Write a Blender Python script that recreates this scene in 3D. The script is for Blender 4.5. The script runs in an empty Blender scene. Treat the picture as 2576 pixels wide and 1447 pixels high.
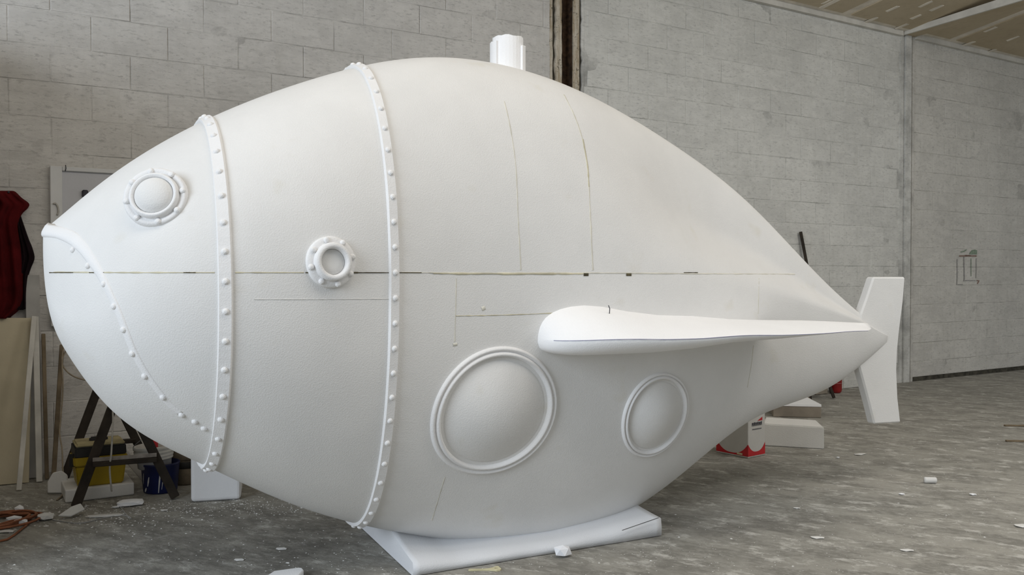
import bpy, bmesh, math, random
import numpy as np
from mathutils import Vector, Matrix
from mathutils.bvhtree import BVHTree
from mathutils.noise import noise as noise3

# ------------------------------------------------------------------ camera
F, CAMH, CX, CY = 2230.0, 1.38, 1288.0, 723.5
PITCH = math.atan((723.5 - 690.0) / F)
sc = bpy.context.scene
C = sc.collection
cam = bpy.data.cameras.new('camera')
cam.sensor_fit = 'HORIZONTAL'; cam.sensor_width = 36.0
cam.lens = F / 2576.0 * 36.0
cam.clip_end = 200
camo = bpy.data.objects.new('camera', cam); C.objects.link(camo)
camo.location = (0, 0, CAMH)
camo.rotation_euler = (math.pi / 2 - PITCH, 0, 0)
sc.camera = camo
# ------------------------------------------------------------------ light
sc.view_settings.view_transform = 'Standard'
sc.view_settings.look = 'None'
sc.view_settings.gamma = 1.0
sc.view_settings.use_curve_mapping = False
sc.view_settings.exposure = 0.2
world = bpy.data.worlds.new('world'); sc.world = world
world.use_nodes = True
bg = world.node_tree.nodes['Background']
bg.inputs['Color'].default_value = (0.93, 0.97, 1.0, 1)
bg.inputs['Strength'].default_value = 0.35

def area(name, loc, target, sx, sy, power, col):
    l = bpy.data.lights.new(name, 'AREA'); l.shape = 'RECTANGLE'
    l.size = sx; l.size_y = sy; l.energy = power; l.color = col
    o = bpy.data.objects.new(name, l); C.objects.link(o)
    o.location = loc
    o.rotation_euler = (Vector(target) - Vector(loc)).to_track_quat('-Z', 'Y').to_euler()
    return o
area('door_daylight', (-6.0, -2.6, 3.6), (-0.5, 4.5, 1.2), 5.0, 4.5, 440, (0.80, 0.89, 1.0))
area('roof_skylight', (0.7, 2.5, 5.0), (0.7, 2.9, 0.0), 6.5, 1.8, 100, (1.0, 0.92, 0.82))
area('far_fill_light', (5.6, 5.0, 5.0), (5.2, 6.4, 0.0), 3.0, 3.0, 150, (1.0, 0.97, 0.92))  # unseen fill lamp added to brighten the right wall, tail and floor

# ------------------------------------------------------------------ pixel helpers
CP, SP = math.cos(PITCH), math.sin(PITCH)
CAM = Vector((0, 0, CAMH))
def ray(px, py):
    x = (px - CX) / F; v = -(py - CY) / F
    return Vector((x, CP + v * SP, v * CP - SP))
def on_plane(px, py, p0, n):
    d = ray(px, py); t = (Vector(p0) - CAM).dot(n) / d.dot(n)
    return CAM + d * t
def on_floor(px, py, z=0.0):
    return on_plane(px, py, (0, 0, z), Vector((0, 0, 1)))
WE = Vector((0.846, 0.533, 0)).normalized()          # along the block wall
WM = Vector((WE.y, -WE.x, 0))                          # out of the wall, into the hall
W0 = Vector((-3.45, 5.975, 0))
WANG = math.atan2(WE.y, WE.x)
def on_wall(px, py, d=0.0):
    return on_plane(px, py, W0 + WM * d, WM)
def wl(t, d, z):                                       # wall coordinates to world
    return W0 + WE * t + WM * d + Vector((0, 0, z))

# ------------------------------------------------------------------ materials
def mat(name, build, rough=0.85, spec=0.3):
    m = bpy.data.materials.new(name); m.use_nodes = True
    nt = m.node_tree; b = nt.nodes['Principled BSDF']
    b.inputs['Roughness'].default_value = rough
    b.inputs['Specular IOR Level'].default_value = spec
    build(nt, b)
    return m
def N(nt, t, **kw):
    n = nt.nodes.new(t)
    for k, v in kw.items():
        if k in n.inputs: n.inputs[k].default_value = v
        else: setattr(n, k, v)
    return n
def L(nt, a, b): nt.links.new(a, b)
def coords(nt, rotz=0.0, scale=(1, 1, 1), obj=False):
    if obj:
        src = N(nt, 'ShaderNodeTexCoord').outputs['Object']
    else:
        src = N(nt, 'ShaderNodeNewGeometry').outputs['Position']
    r = N(nt, 'ShaderNodeVectorRotate'); r.rotation_type = 'Z_AXIS'
    r.inputs['Angle'].default_value = rotz
    L(nt, src, r.inputs['Vector'])
    s = N(nt, 'ShaderNodeVectorMath', operation='MULTIPLY')
    s.inputs[1].default_value = scale
    L(nt, r.outputs[0], s.inputs[0])
    return s.outputs[0]
def noise(nt, vec, scale, detail=4, rough=0.55, lo=0.35, hi=0.65):
    n = N(nt, 'ShaderNodeTexNoise', Scale=scale, Detail=detail, Roughness=rough)
    L(nt, vec, n.inputs['Vector'])
    r = N(nt, 'ShaderNodeMapRange'); r.inputs['From Min'].default_value = lo; r.inputs['From Max'].default_value = hi
    L(nt, n.outputs['Fac'], r.inputs['Value'])
    return r.outputs['Result']
def mixc(nt, fac, a, b):
    m = N(nt, 'ShaderNodeMix', data_type='RGBA')
    if isinstance(fac, (int, float)): m.inputs[0].default_value = fac
    else: L(nt, fac, m.inputs[0])
    for i, c in ((6, a), (7, b)):
        if isinstance(c, tuple): m.inputs[i].default_value = c + (1,) if len(c) == 3 else c
        else: L(nt, c, m.inputs[i])
    return m.outputs[2]
def mul(nt, a, k):
    m = N(nt, 'ShaderNodeMath', operation='MULTIPLY'); L(nt, a, m.inputs[0])
    if isinstance(k, (int, float)): m.inputs[1].default_value = k
    else: L(nt, k, m.inputs[1])
    return m.outputs[0]
def bump(nt, b, h, strength, dist):
    n = N(nt, 'ShaderNodeBump', Strength=strength, Distance=dist)
    L(nt, h, n.inputs['Height']); L(nt, n.outputs[0], b.inputs['Normal'])
def plain(name, col, rough=0.8, spec=0.3, var=0.12, scale=18, bscale=60, bstr=0.15, metal=0.0):
    def f(nt, b):
        v = coords(nt, obj=True)
        dark = tuple(c * (1 - var) for c in col); lite = tuple(min(1, c * (1 + var * .6)) for c in col)
        L(nt, mixc(nt, noise(nt, v, scale, 5), dark, lite), b.inputs['Base Color'])
        bump(nt, b, noise(nt, v, bscale, 3, lo=0, hi=1), bstr, 0.004)
        b.inputs['Metallic'].default_value = metal
    return mat(name, f, rough, spec)

def foam(name, col, var=0.03, stain=0.0):
    def f(nt, b):
        v = coords(nt, obj=True)
        base = mixc(nt, noise(nt, v, 3.0, 4), tuple(c * (1 - var) for c in col), col)
        if stain:
            base = mixc(nt, mul(nt, noise(nt, v, 5.5, 2, lo=.66, hi=.78), stain), base, (.62, .58, .46))
        L(nt, base, b.inputs['Base Color'])
        vo = N(nt, 'ShaderNodeTexVoronoi', Scale=170.0); L(nt, v, vo.inputs['Vector'])
        bump(nt, b, vo.outputs['Distance'], 0.22, 0.003)
        b.inputs['Subsurface Weight'].default_value = 0.0
    return mat(name, f, 0.9, 0.15)

FOAM_BODY = foam('coated_foam', (0.76, 0.755, 0.74), 0.05, 0.25)
FOAM = foam('raw_white_foam', (0.90, 0.90, 0.905))
FOAM_TRIM = foam('trim_foam', (0.81, 0.805, 0.80))
FOAM_GREY = foam('dusty_foam', (0.74, 0.73, 0.70), 0.08)
GLUE = plain('yellow_glue', (0.56, 0.52, 0.38), 0.7, var=.25, scale=9)
GLUE_PALE = plain('pale_glue', (0.68, 0.66, 0.58), 0.8, var=.15, scale=9)
CRACK = plain('dark_crack', (0.10, 0.085, 0.05), 0.9, var=.4, scale=14)

def block_build(tint, joint=False):
    def f(nt, b):
        v = coords(nt, -WANG); vs = coords(nt, -WANG, (1, 1, 3.2))
        vv = coords(nt, -WANG, (3.0, 1, 0.55))
        big = noise(nt, v, 0.9, 4, .55, .36, .64)
        mid = noise(nt, vs, 5.0, 8, .72, .44, .57)
        fine = noise(nt, vs, 17.0, 9, .80, .535, .61)
        blot = noise(nt, v, 3.0, 8, .75, .50, .62)
        stk = noise(nt, vv, 6.0, 4, .6, .50, .72)
        c = mixc(nt, big, tuple(x * .86 for x in tint), tint)
        c = mixc(nt, mul(nt, mid, .42), c, tuple(x * 1.14 for x in tint))
        c = mixc(nt, mul(nt, blot, .38), c, tuple(x * .78 for x in tint))
        c = mixc(nt, mul(nt, stk, .22), c, tuple(x * y for x, y in zip(tint, (.74, .74, .70))))
        c = mixc(nt, mul(nt, fine, .60), c, tuple(x * .55 for x in tint))
        oi = N(nt, 'ShaderNodeObjectInfo')
        c = mixc(nt, mul(nt, oi.outputs['Random'], .16), c, tuple(x * .72 for x in tint))
        if joint: c = mixc(nt, noise(nt, v, 2.3, 5, .7, .45, .75), c, tuple(x * .45 for x in tint))
        L(nt, c, b.inputs['Base Color'])
        bump(nt, b, noise(nt, vs, 12, 9, .8, 0, 1), 0.7, 0.014)
    return f
BLOCK_L = mat('limewashed_block', block_build((.74, .715, .675)), .95, .1)
BLOCK_M = mat('limewashed_block_pale', block_build((.79, .785, .745)), .95, .1)
BLOCK_R = mat('limewashed_block_grey', block_build((.74, .72, .67)), .95, .1)
MORT_L = mat('mortar', block_build((.74, .715, .675), True), .95, .1)
MORT_M = mat('mortar_pale', block_build((.79, .785, .745), True), .95, .1)
MORT_R = mat('mortar_grey', block_build((.74, .72, .67), True), .95, .1)

def floor_build(nt, b):
    v = coords(nt); v2 = coords(nt, 0.5, (1, 1.8, 1))
    big = noise(nt, v, 0.55, 4, .6, .38, .62)
    mid = noise(nt, v2, 2.6, 8, .74, .46, .56)
    fine = noise(nt, v2, 13.0, 8, .78, .47, .57)
    dust = noise(nt, v2, 5.0, 9, .78, .535, .60)
    spk = noise(nt, v, 38.0, 4, .7, .60, .68)
    c = mixc(nt, big, (.29, .28, .247), (.36, .345, .305))
    c = mixc(nt, mul(nt, mid, .70), c, (.19, .182, .16))
    c = mixc(nt, mul(nt, fine, .40), c, (.43, .415, .375))
    c = mixc(nt, mul(nt, dust, .70), c, (.60, .585, .54))
    c = mixc(nt, mul(nt, spk, .45), c, (.19, .18, .155))
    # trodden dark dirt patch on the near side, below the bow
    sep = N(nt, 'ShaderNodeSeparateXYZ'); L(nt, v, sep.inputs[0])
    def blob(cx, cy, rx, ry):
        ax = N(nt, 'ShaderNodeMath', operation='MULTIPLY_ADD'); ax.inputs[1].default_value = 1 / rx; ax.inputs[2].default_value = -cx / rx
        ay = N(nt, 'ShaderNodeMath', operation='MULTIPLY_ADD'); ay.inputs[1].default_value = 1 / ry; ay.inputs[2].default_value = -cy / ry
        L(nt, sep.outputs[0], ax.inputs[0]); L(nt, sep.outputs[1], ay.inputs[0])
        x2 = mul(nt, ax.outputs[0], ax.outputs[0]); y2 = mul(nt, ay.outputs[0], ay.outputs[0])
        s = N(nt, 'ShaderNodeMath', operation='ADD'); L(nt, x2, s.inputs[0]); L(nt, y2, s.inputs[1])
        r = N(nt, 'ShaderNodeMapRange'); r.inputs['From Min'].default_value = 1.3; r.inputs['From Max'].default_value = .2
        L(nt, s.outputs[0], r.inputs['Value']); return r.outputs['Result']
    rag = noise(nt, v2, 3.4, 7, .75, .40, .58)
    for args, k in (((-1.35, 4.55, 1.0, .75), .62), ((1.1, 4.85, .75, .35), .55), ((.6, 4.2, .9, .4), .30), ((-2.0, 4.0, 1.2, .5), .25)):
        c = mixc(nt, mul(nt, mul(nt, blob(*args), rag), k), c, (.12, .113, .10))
    L(nt, c, b.inputs['Base Color'])
    bump(nt, b, noise(nt, v2, 9, 8, .75, 0, 1), 0.5, 0.012)
FLOOR = mat('dusty_concrete', floor_build, .92, .15)

def ceil_build(nt, b):
    v = coords(nt, -WANG)
    c = mixc(nt, noise(nt, v, 1.2, 4), (.50, .42, .295), (.58, .50, .37))
    c = mixc(nt, mul(nt, noise(nt, v, 9, 5, .7, .5, .7), .3), c, (.36, .30, .21))
    L(nt, c, b.inputs['Base Color'])
CEIL = mat('bare_plasterboard', ceil_build, .95, .1)
TAPE = plain('joint_filler', (.80, .74, .64), .95, var=.15, scale=6)
BEAMW = plain('painted_beam', (.66, .64, .59), .85, var=.12, scale=5)
RUST = plain('rusted_steel', (.060, .034, .018), .8, var=.6, scale=22, bscale=90, bstr=.5)
def plaster_build(nt, b):
    v = coords(nt, -WANG, (5, 1, .7)); v2 = coords(nt, -WANG)
    c = mixc(nt, noise(nt, v2, 9, 8, .75, .42, .6), (.70, .64, .54), (.56, .50, .40))
    c = mixc(nt, mul(nt, noise(nt, v, 3.0, 6, .7, .48, .62), .65), c, (.33, .24, .13))
    c = mixc(nt, mul(nt, noise(nt, v2, 24, 6, .8, .56, .62), .8), c, (.10, .085, .06))
    L(nt, c, b.inputs['Base Color'])
    bump(nt, b, noise(nt, v2, 18, 8, .8, 0, 1), .8, .015)
PLASTER = mat('flaking_plaster', plaster_build, .95, .1)
DARKGAP = plain('mould_and_gap_shade', (.07, .065, .05), .95, var=.5, scale=12)  # mould and the shadow inside gaps, put into one dark colour
RED_CLOTH = plain('dark_red_cloth', (.075, .005, .006), .95, .1, var=.35, scale=8, bscale=160, bstr=.3)
BLACK_CLOTH = plain('black_cloth', (.012, .006, .008), .95, .1, var=.3, scale=8)
CREAM = plain('cream_board', (.52, .46, .33), .85, var=.12, scale=3)
LATH = plain('pale_lath', (.60, .58, .53), .8, var=.18, scale=5)
GREYWOOD = plain('grey_board', (.40, .39, .37), .85, var=.18, scale=4)
BROWNWOOD = plain('brown_batten', (.20, .155, .10), .85, var=.3, scale=7)
DARKWOOD = plain('dark_timber', (.034, .026, .019), .75, var=.45, scale=9, bscale=40, bstr=.3)
DUSTEDGE = plain('dusty_timber', (.30, .27, .24), .9, var=.3, scale=20)
YELLOW = plain('yellow_plastic', (.36, .25, .010), .5, .4, var=.12, scale=6)
BLACKP = plain('black_plastic', (.018, .016, .014), .5, .4, var=.3, scale=6)
LIDTOP = plain('dusty_lid', (.42, .36, .20), .9, var=.25, scale=10)
BLUEP = plain('blue_plastic', (.006, .012, .075), .45, .4, var=.25, scale=8)
WHITEP = plain('white_plastic', (.62, .61, .57), .55, .4, var=.1, scale=8)
GREYP = plain('grey_plastic', (.30, .30, .31), .6, .3, var=.2, scale=8)
REDP = plain('red_paint', (.50, .012, .018), .4, .5, var=.12, scale=8)
REDDARK = plain('extinguisher_red', (.26, .012, .012), .35, .5, var=.2, scale=8)
TINWHITE = plain('white_tin', (.56, .545, .51), .5, .4, var=.05, scale=6)
TINEDGE = plain('bare_tin', (.50, .50, .46), .4, .5, var=.15, metal=.5)
INKGREY = plain('grey_ink', (.16, .16, .16), .7, var=.2)
INKDARK = plain('dark_ink', (.05, .05, .06), .7, var=.3)
INKGREEN = plain('green_crayon', (.26, .33, .25), .9, var=.3, scale=60)
INKBROWN = plain('brown_pencil', (.30, .20, .16), .9, var=.3, scale=60)
ORANGE = plain('brown_orange_cable', (.30, .115, .055), .6, var=.25, scale=20)
ROPE = plain('grey_cord', (.46, .44, .40), .8, var=.2, scale=30)
TWINE = plain('tan_cord', (.30, .25, .18), .8, var=.2, scale=30)
BOARDW = plain('white_board', (.54, .54, .56), .5, .4, var=.04, scale=3)
FRAMEW = plain('white_frame', (.66, .66, .65), .6, .4, var=.06, scale=3)
YTOOL = plain('cream_plastic', (.62, .57, .36), .5, .4, var=.12)
BROWNBOX = plain('brown_card', (.27, .235, .19), .9, var=.2, scale=5)
TUBMAT = plain('worn_brown_tub', (.19, .155, .11), .8, var=.4, scale=10)

# ------------------------------------------------------------------ mesh helpers
def link(name, me, m=None, parent=None, smooth=False):
    o = bpy.data.objects.new(name, me); C.objects.link(o)
    if m is not None and len(me.materials) == 0: me.materials.append(m)
    if smooth:
        me.polygons.foreach_set('use_smooth', [True] * len(me.polygons)); me.update()
    if parent is not None: o.parent = parent
    return o
def mesh(name, v, f, m=None, parent=None, smooth=False):
    me = bpy.data.meshes.new(name)
    me.from_pydata([tuple(x) for x in v], [], f); me.update()
    return link(name, me, m, parent, smooth)
def frombm(name, bm, m=None, parent=None, smooth=False):
    bmesh.ops.recalc_face_normals(bm, faces=bm.faces)
    me = bpy.data.meshes.new(name); bm.to_mesh(me); bm.free()
    return link(name, me, m, parent, smooth)
def tag(o, label, cat, group=None, kind=None):
    o['label'] = label
    if cat: o['category'] = cat
    if group: o['group'] = group
    if kind: o['kind'] = kind
    return o
def empty(name, loc=(0, 0, 0), rz=0.0):
    o = bpy.data.objects.new(name, None); C.objects.link(o)
    o.empty_display_size = .1
    o.location = loc; o.rotation_euler = (0, 0, rz)
    return o
def bm_box(bm, size, mtx=Matrix(), bevel=0.0, seg=1):
    r = bmesh.ops.create_cube(bm, size=1.0)
    vs = r['verts']
    bmesh.ops.transform(bm, matrix=mtx @ Matrix.Diagonal((*size, 1)), verts=vs)
    if bevel:
        es = list({e for v in vs for e in v.link_edges})
        bmesh.ops.bevel(bm, geom=es, offset=bevel, segments=seg, affect='EDGES', profile=.5)
def box(name, size, loc, m, parent=None, rot=(0, 0, 0), bevel=0.004, seg=1):
    bm = bmesh.new()
    bm_box(bm, size, Matrix(), bevel, seg)
    o = frombm(name, bm, m, parent)
    o.location = loc; o.rotation_euler = rot
    return o
def align(d, up=(0, 0, 1)):
    z = Vector(d).normalized(); x = Vector(up).cross(z)
    if x.length < 1e-4: x = Vector((1, 0, 0))
    x.normalize(); y = z.cross(x)
    return Matrix((x, y, z)).transposed()
def bar(name, a, b, w, h, m, parent=None, up=(0, 0, 1), bevel=.003):
    a = Vector(a); b = Vector(b); d = b - a
    bm = bmesh.new()
    M = Matrix.Translation((a + b) / 2) @ align(d, up).to_4x4()
    bm_box(bm, (w, h, d.length), M, bevel)
    return frombm(name, bm, m, parent)
def tube_verts(path, rad, seg=8, closed=False):
    P = [Vector(p) for p in path]; n = len(P); v = []; f = []
    prev = None
    for i in range(n):
        t = (P[min(i + 1, n - 1)] - P[max(i - 1, 0)]) if not closed else (P[(i + 1) % n] - P[i - 1])
        t.normalize()
        if prev is None:
            x = t.orthogonal().normalized()
        else:
            x = (prev - t * prev.dot(t)).normalized()
        prev = x; y = t.cross(x)
        r = rad[i] if hasattr(rad, '__len__') else rad
        for k in range(seg):
            a = 2 * math.pi * k / seg
            v.append(P[i] + (x * math.cos(a) + y * math.sin(a)) * r)
    m = n if closed else n - 1
    for i in range(m):
        for k in range(seg):
            j = (i + 1) % n
            f.append((i * seg + k, i * seg + (k + 1) % seg, j * seg + (k + 1) % seg, j * seg + k))
    if not closed:
        f.append(tuple(range(seg))[::-1]); f.append(tuple((n - 1) * seg + k for k in range(seg)))
    return v, f
def spline(pts, n=40):
    P = [Vector(p) for p in pts]; P = [P[0] * 2 - P[1]] + P + [P[-1] * 2 - P[-2]]
    out = []
    m = len(P) - 3
    for i in range(n + 1):
        u = i / n * m; k = min(int(u), m - 1); t = u - k
        a, b, c, d = P[k:k + 4]
        out.append(.5 * ((2 * b) + (c - a) * t + (2 * a - 5 * b + 4 * c - d) * t * t + (3 * b - a - 3 * c + d) * t ** 3))
    return out
def tube(name, path, r, m, parent=None, seg=8, closed=False):
    v, f = tube_verts(path, r, seg, closed)
    return mesh(name, v, f, m, parent, True)
def lathe(name, prof, m, parent=None, seg=32, loc=(0, 0, 0), smooth=True):
    v = []; f = []
    n = len(prof)
    for r, z in prof:
        for k in range(seg):
            a = 2 * math.pi * k / seg; v.append((r * math.cos(a), r * math.sin(a), z))
    for i in range(n - 1):
        for k in range(seg):
            f.append((i * seg + k, i * seg + (k + 1) % seg, (i + 1) * seg + (k + 1) % seg, (i + 1) * seg + k))
    f.append(tuple(range(seg))[::-1]); f.append(tuple((n - 1) * seg + k for k in range(seg)))
    o = mesh(name, v, f, m, parent, smooth); o.location = loc
    return o
def prism(name, poly, frame, depth, m, parent=None, bevel=0.0):
    """poly: 2-D points in the frame's x/y, extruded along its z by depth (centred)."""
    bm = bmesh.new()
    vs = [bm.verts.new((x, y, -depth / 2)) for x, y in poly]
    fc = bm.faces.new(vs)
    r = bmesh.ops.extrude_face_region(bm, geom=[fc])
    bmesh.ops.translate(bm, vec=(0, 0, depth), verts=[g for g in r['geom'] if isinstance(g, bmesh.types.BMVert)])
    if bevel: bmesh.ops.bevel(bm, geom=list(bm.edges), offset=bevel, segments=1, affect='EDGES')
    bmesh.ops.transform(bm, matrix=frame, verts=bm.verts)
    return frombm(name, bm, m, parent)

# ================================================================== SETTING
fl = mesh('floor', [(-16, -10, 0), (18, -10, 0), (18, 22, 0), (-16, 22, 0)], [(0, 1, 2, 3)], FLOOR)
tag(fl, 'dusty grey concrete floor with white foam dust and dark dirt', None, kind='structure')

BL, BH, BT, GAP = 0.514, 0.2459, 0.06, 0.006
T1A, T1B, T2A, T2B, TEND, TBEG = 4.56, 4.85, 9.87, 10.15, 15.2, -2.0
EAVE = BH * 18
def block_mesh(name, w, h, seed):
    rnd = random.Random(seed)
    c = .0035
    hw, hh = w / 2 - GAP / 2, h / 2 - GAP / 2
    j = lambda a: rnd.uniform(-a, a)
    back = [(-hw, BT, -hh), (hw, BT, -hh), (hw, BT, hh), (-hw, BT, hh)]
    mid = [(-hw + j(.002), c, -hh + j(.002)), (hw + j(.002), c, -hh + j(.002)), (hw + j(.002), c, hh + j(.002)), (-hw + j(.002), c, hh + j(.002))]
    fr = [(-hw + c, j(.0015), -hh + c), (hw - c, j(.0015), -hh + c), (hw - c, j(.0015), hh - c), (-hw + c, j(.0015), hh - c)]
    v = back + mid + fr
    f = [(0, 1, 2, 3)[::-1]]
    for a, b in ((0, 4), (4, 8)):
        for k in range(4):
            f.append((a + k, a + (k + 1) % 4, b + (k + 1) % 4, b + k))
    f.append((8, 9, 10, 11))
    me = bpy.data.meshes.new(name); me.from_pydata(v, [], f); me.update()
    return me
def block_wall(name, ta, tb, bm_, mm, label, seed):
    depth = .14
    nx, nz = int((tb - ta) / .07) + 1, int(EAVE / .05)
    vs = []; fs = []
    for i in range(nx + 1):
        for k in range(nz + 1):
            t, z = ta + (tb - ta) * i / nx, EAVE * k / nz
            q = noise3(Vector((t * 1.7 + seed, z * 3.1, seed * .37))) + .5 * noise3(Vector((t * 7 + seed, z * 9, 3.1)))
            vs.append(wl(t, max(-.0085, min(-.0004, -.0040 + .0065 * q)), z))
    for i in range(nx):
        for k in range(nz):
            a = i * (nz + 1) + k; fs.append((a, a + nz + 1, a + nz + 2, a + 1))
    n0 = len(vs)
    for t, z in ((ta, 0), (tb, 0), (tb, EAVE), (ta, EAVE)): vs.append(wl(t, -depth, z))
    fs.append((n0 + 3, n0 + 2, n0 + 1, n0))
    fs.append((n0, n0 + 1) + tuple(i * (nz + 1) for i in range(nx, -1, -1)))
    fs.append((n0 + 2, n0 + 3) + tuple(i * (nz + 1) + nz for i in range(nx + 1)))
    fs.append((n0 + 3, n0) + tuple(range(nz + 1)))
    fs.append((n0 + 1, n0 + 2) + tuple(nx * (nz + 1) + k for k in range(nz, -1, -1)))
    w = mesh(name, vs, fs, mm)
    tag(w, label, None, kind='structure')
    full = [block_mesh('block', BL, BH, seed + i) for i in range(5)]
    for me in full: me.materials.append(bm_)
    rnd = random.Random(seed)
    for r in range(18):
        ph = .056 if r % 2 == 0 else .313           # course starting z = r*BH
        k0 = math.floor((ta - ph) / BL); t = ph + k0 * BL
        while t < tb - 1e-3:
            a, b = max(t, ta), min(t + BL, tb)
            t += BL
            if b - a < .06: continue
            if b - a > BL - 1e-3: me = rnd.choice(full)
            else:
                me = block_mesh('block', b - a, BH, seed + 50 + r); me.materials.append(bm_)
            o = bpy.data.objects.new('block', me); C.objects.link(o)
            o.parent = w
            p = wl((a + b) / 2, rnd.uniform(-.0015, .0015), (r + .5) * BH)
            o.location = p; o.rotation_euler = (rnd.uniform(-.003, .003), 0, WANG + rnd.uniform(-.003, .003))
    return w
block_wall('wall_left', TBEG, T1A - .06, BLOCK_L, MORT_L, 'grey limewashed concrete block wall left of the rusty column', 11)
block_wall('wall_back', T1B + .05, T2A, BLOCK_M, MORT_M, 'pale limewashed concrete block wall between the two columns', 22)
block_wall('wall_right', T2B, TEND, BLOCK_R, MORT_R, 'grey block wall right of the painted corner column', 33)

ws = mesh('wall_side_shade', [wl(-.40, d, z) if k == 0 else wl(-.58, d, z) for k in (0, 1) for d, z in ((.004, 0), (2.2, 0), (2.2, 3.0), (.004, 3.0))],  # unseen wall, added to keep light off the left corner
    [(0, 1, 2, 3), (7, 6, 5, 4), (0, 4, 5, 1), (1, 5, 6, 2), (2, 6, 7, 3), (3, 7, 4, 0)], MORT_L); tag(ws, 'unseen short side wall added to shade the left corner', None, kind='structure')
# --- steel column with its rusty channel, set between rough mortar strips
def wall_strip(name, ta, tb, d0, d1, z0, z1, m, parent=None, seed=0, rag=0.0, n=26):
    rnd = random.Random(seed); v = []; f = []
    for i in range(n + 1):
        z = z0 + (z1 - z0) * i / n
        a = ta + rnd.uniform(-rag, rag); b = tb + rnd.uniform(-rag, rag) * .3
        for t, d in ((a, d0), (a + .006, d1), (b - .006, d1 + rnd.uniform(0, .003)), (b, d0)):
            v.append(wl(t, d, z))
    for i in range(n):
        for k in range(3):
            f.append((i * 4 + k, i * 4 + k + 1, i * 4 + 4 + k + 1, i * 4 + 4 + k))
    f.append((0, 1, 2, 3)[::-1]); f.append((n * 4, n * 4 + 1, n * 4 + 2, n * 4 + 3))
    return mesh(name, v, f, m, parent)
c1 = empty('trim_1', wl(4.705, 0, 0)); tag(c1, 'rusty steel column recessed between crumbling plaster strips', None, kind='structure')
def local(o, root):
    o.parent = root; o.matrix_parent_inverse = Matrix.Translation(root.location).inverted()
    return o
local(wall_strip('web', 4.652, 4.760, -.14, -.085, 0, EAVE, RUST, seed=1), c1)
local(wall_strip('flange', 4.640, 4.653, -.14, -.004, 0, EAVE, RUST, seed=2, rag=.002), c1)
local(wall_strip('flange', 4.748, 4.760, -.14, -.002, 0, EAVE, RUST, seed=3, rag=.002), c1)
local(wall_strip('plaster_strip', 4.562, 4.642, -.14, -.001, 0, EAVE, PLASTER, seed=4, rag=.012, n=90), c1)
local(wall_strip('plaster_strip', 4.760, 4.846, -.14, .002, 0, EAVE, PLASTER, seed=5, rag=.003), c1)
local(wall_strip('crack', 4.490, 4.580, -.14, -.030, 0, EAVE, DARKGAP, seed=6, rag=.01), c1)
local(wall_strip('rough_joint', 4.488, 4.538, -.14, -.004, 0, EAVE, PLASTER, seed=9, rag=.008, n=90), c1)
local(wall_strip('crack', 4.846, 4.91, -.14, -.020, 0, EAVE, DARKGAP, seed=7, rag=.006), c1)
local(wall_strip('rough_joint', 4.866, 4.905, -.14, -.002, 0, EAVE, MORT_M, seed=12, rag=.012, n=90), c1)
c2 = empty('trim_2', wl(10.0, 0, 0)); tag(c2, 'pale painted steel column at the far right of the wall', None, kind='structure')
local(wall_strip('side_strip', 9.86, 9.94, -.14, .008, 0, EAVE, MORT_M, seed=21, rag=.003), c2)
local(wall_strip('flange', 9.945, 10.075, -.14, .028, 0, EAVE, MORT_M, seed=22, rag=.001), c2)
local(wall_strip('recess', 10.075, 10.105, -.14, -.03, 0, EAVE, MORT_R, seed=23), c2)
local(wall_strip('side_strip', 10.105, 10.16, -.14, .012, 0, EAVE, MORT_R, seed=24, rag=.003), c2)

# --- plasterboard ceiling rising from the eaves
SL = math.tan(math.radians(8.6))
def cl(t, d, dz=0.0): return wl(t, d, EAVE + d * SL + dz)
CN = ((cl(1, 0) - cl(0, 0)).cross(cl(0, 1) - cl(0, 0))).normalized()
if CN.z > 0: CN = -CN
def on_ceil(px, py, off=0.0): return on_plane(px, py, cl(0, 0) + CN * off, CN)
cv = [cl(TBEG, -.2, .012), cl(TEND, -.2, .012), cl(TEND, 6.2, .012), cl(TBEG, 6.2, .012)]
cv += [p + Vector((0, 0, .12)) for p in cv]
ceil = mesh('ceiling', cv, [(0, 1, 2, 3), (7, 6, 5, 4), (0, 4, 5, 1), (1, 5, 6, 2), (2, 6, 7, 3), (3, 7, 4, 0)], TAPE)
tag(ceil, 'bare brown plasterboard ceiling with pale filled joints sloping up from the wall', None, kind='structure')
def ceil_slab(name, t0, t1, d0, d1, lo, hi, m, rag=0.0, seed=0):
    rnd = random.Random(seed); v = []
    for dz in (lo, hi):
        for t, d in ((t0, d0), (t1, d0), (t1, d1), (t0, d1)):
            v.append(cl(t + rnd.uniform(-rag, rag), d + rnd.uniform(-rag, rag), dz))
    return mesh(name, v, [(0, 1, 2, 3), (7, 6, 5, 4), (0, 4, 5, 1), (1, 5, 6, 2), (2, 6, 7, 3), (3, 7, 4, 0)], m, ceil)
joints = [TBEG, .05, 2.2, 4.40, 6.5, 8.66, 10.82, 13.0, TEND]
for i in range(len(joints) - 1):
    for d0, d1 in ((.10, 2.6), (2.66, 5.1)):
        ceil_slab('plasterboard', joints[i] + .075, joints[i + 1] - .075, d0 + .02, d1 - .02, .0, .014, CEIL)
for i, (x, y, r) in enumerate(((2245, 22, .05), (2305, 42, .04), (2268, 66, .05), (2192, 50, .05), (2330, 10, .05), (2490, 74, .05), (2548, 97, .05), (2437, 110, .05), (2492, 129, .05), (2080, 4, .04), (2420, 128, .03), (2355, 20, .05))):
    p = on_ceil(x, y); q = p - W0; t = q.dot(WE); d = q.dot(WM)
    ceil_slab('filler_patch', t - r * .55, t + r * .55, d - r * 1.6, d + r * 1.6, -.004, .002, TAPE, .012, i)
ceil_slab('filler_patch', 8.17, 8.25, .12, .55, -.004, .002, TAPE, .02, 77)
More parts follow.
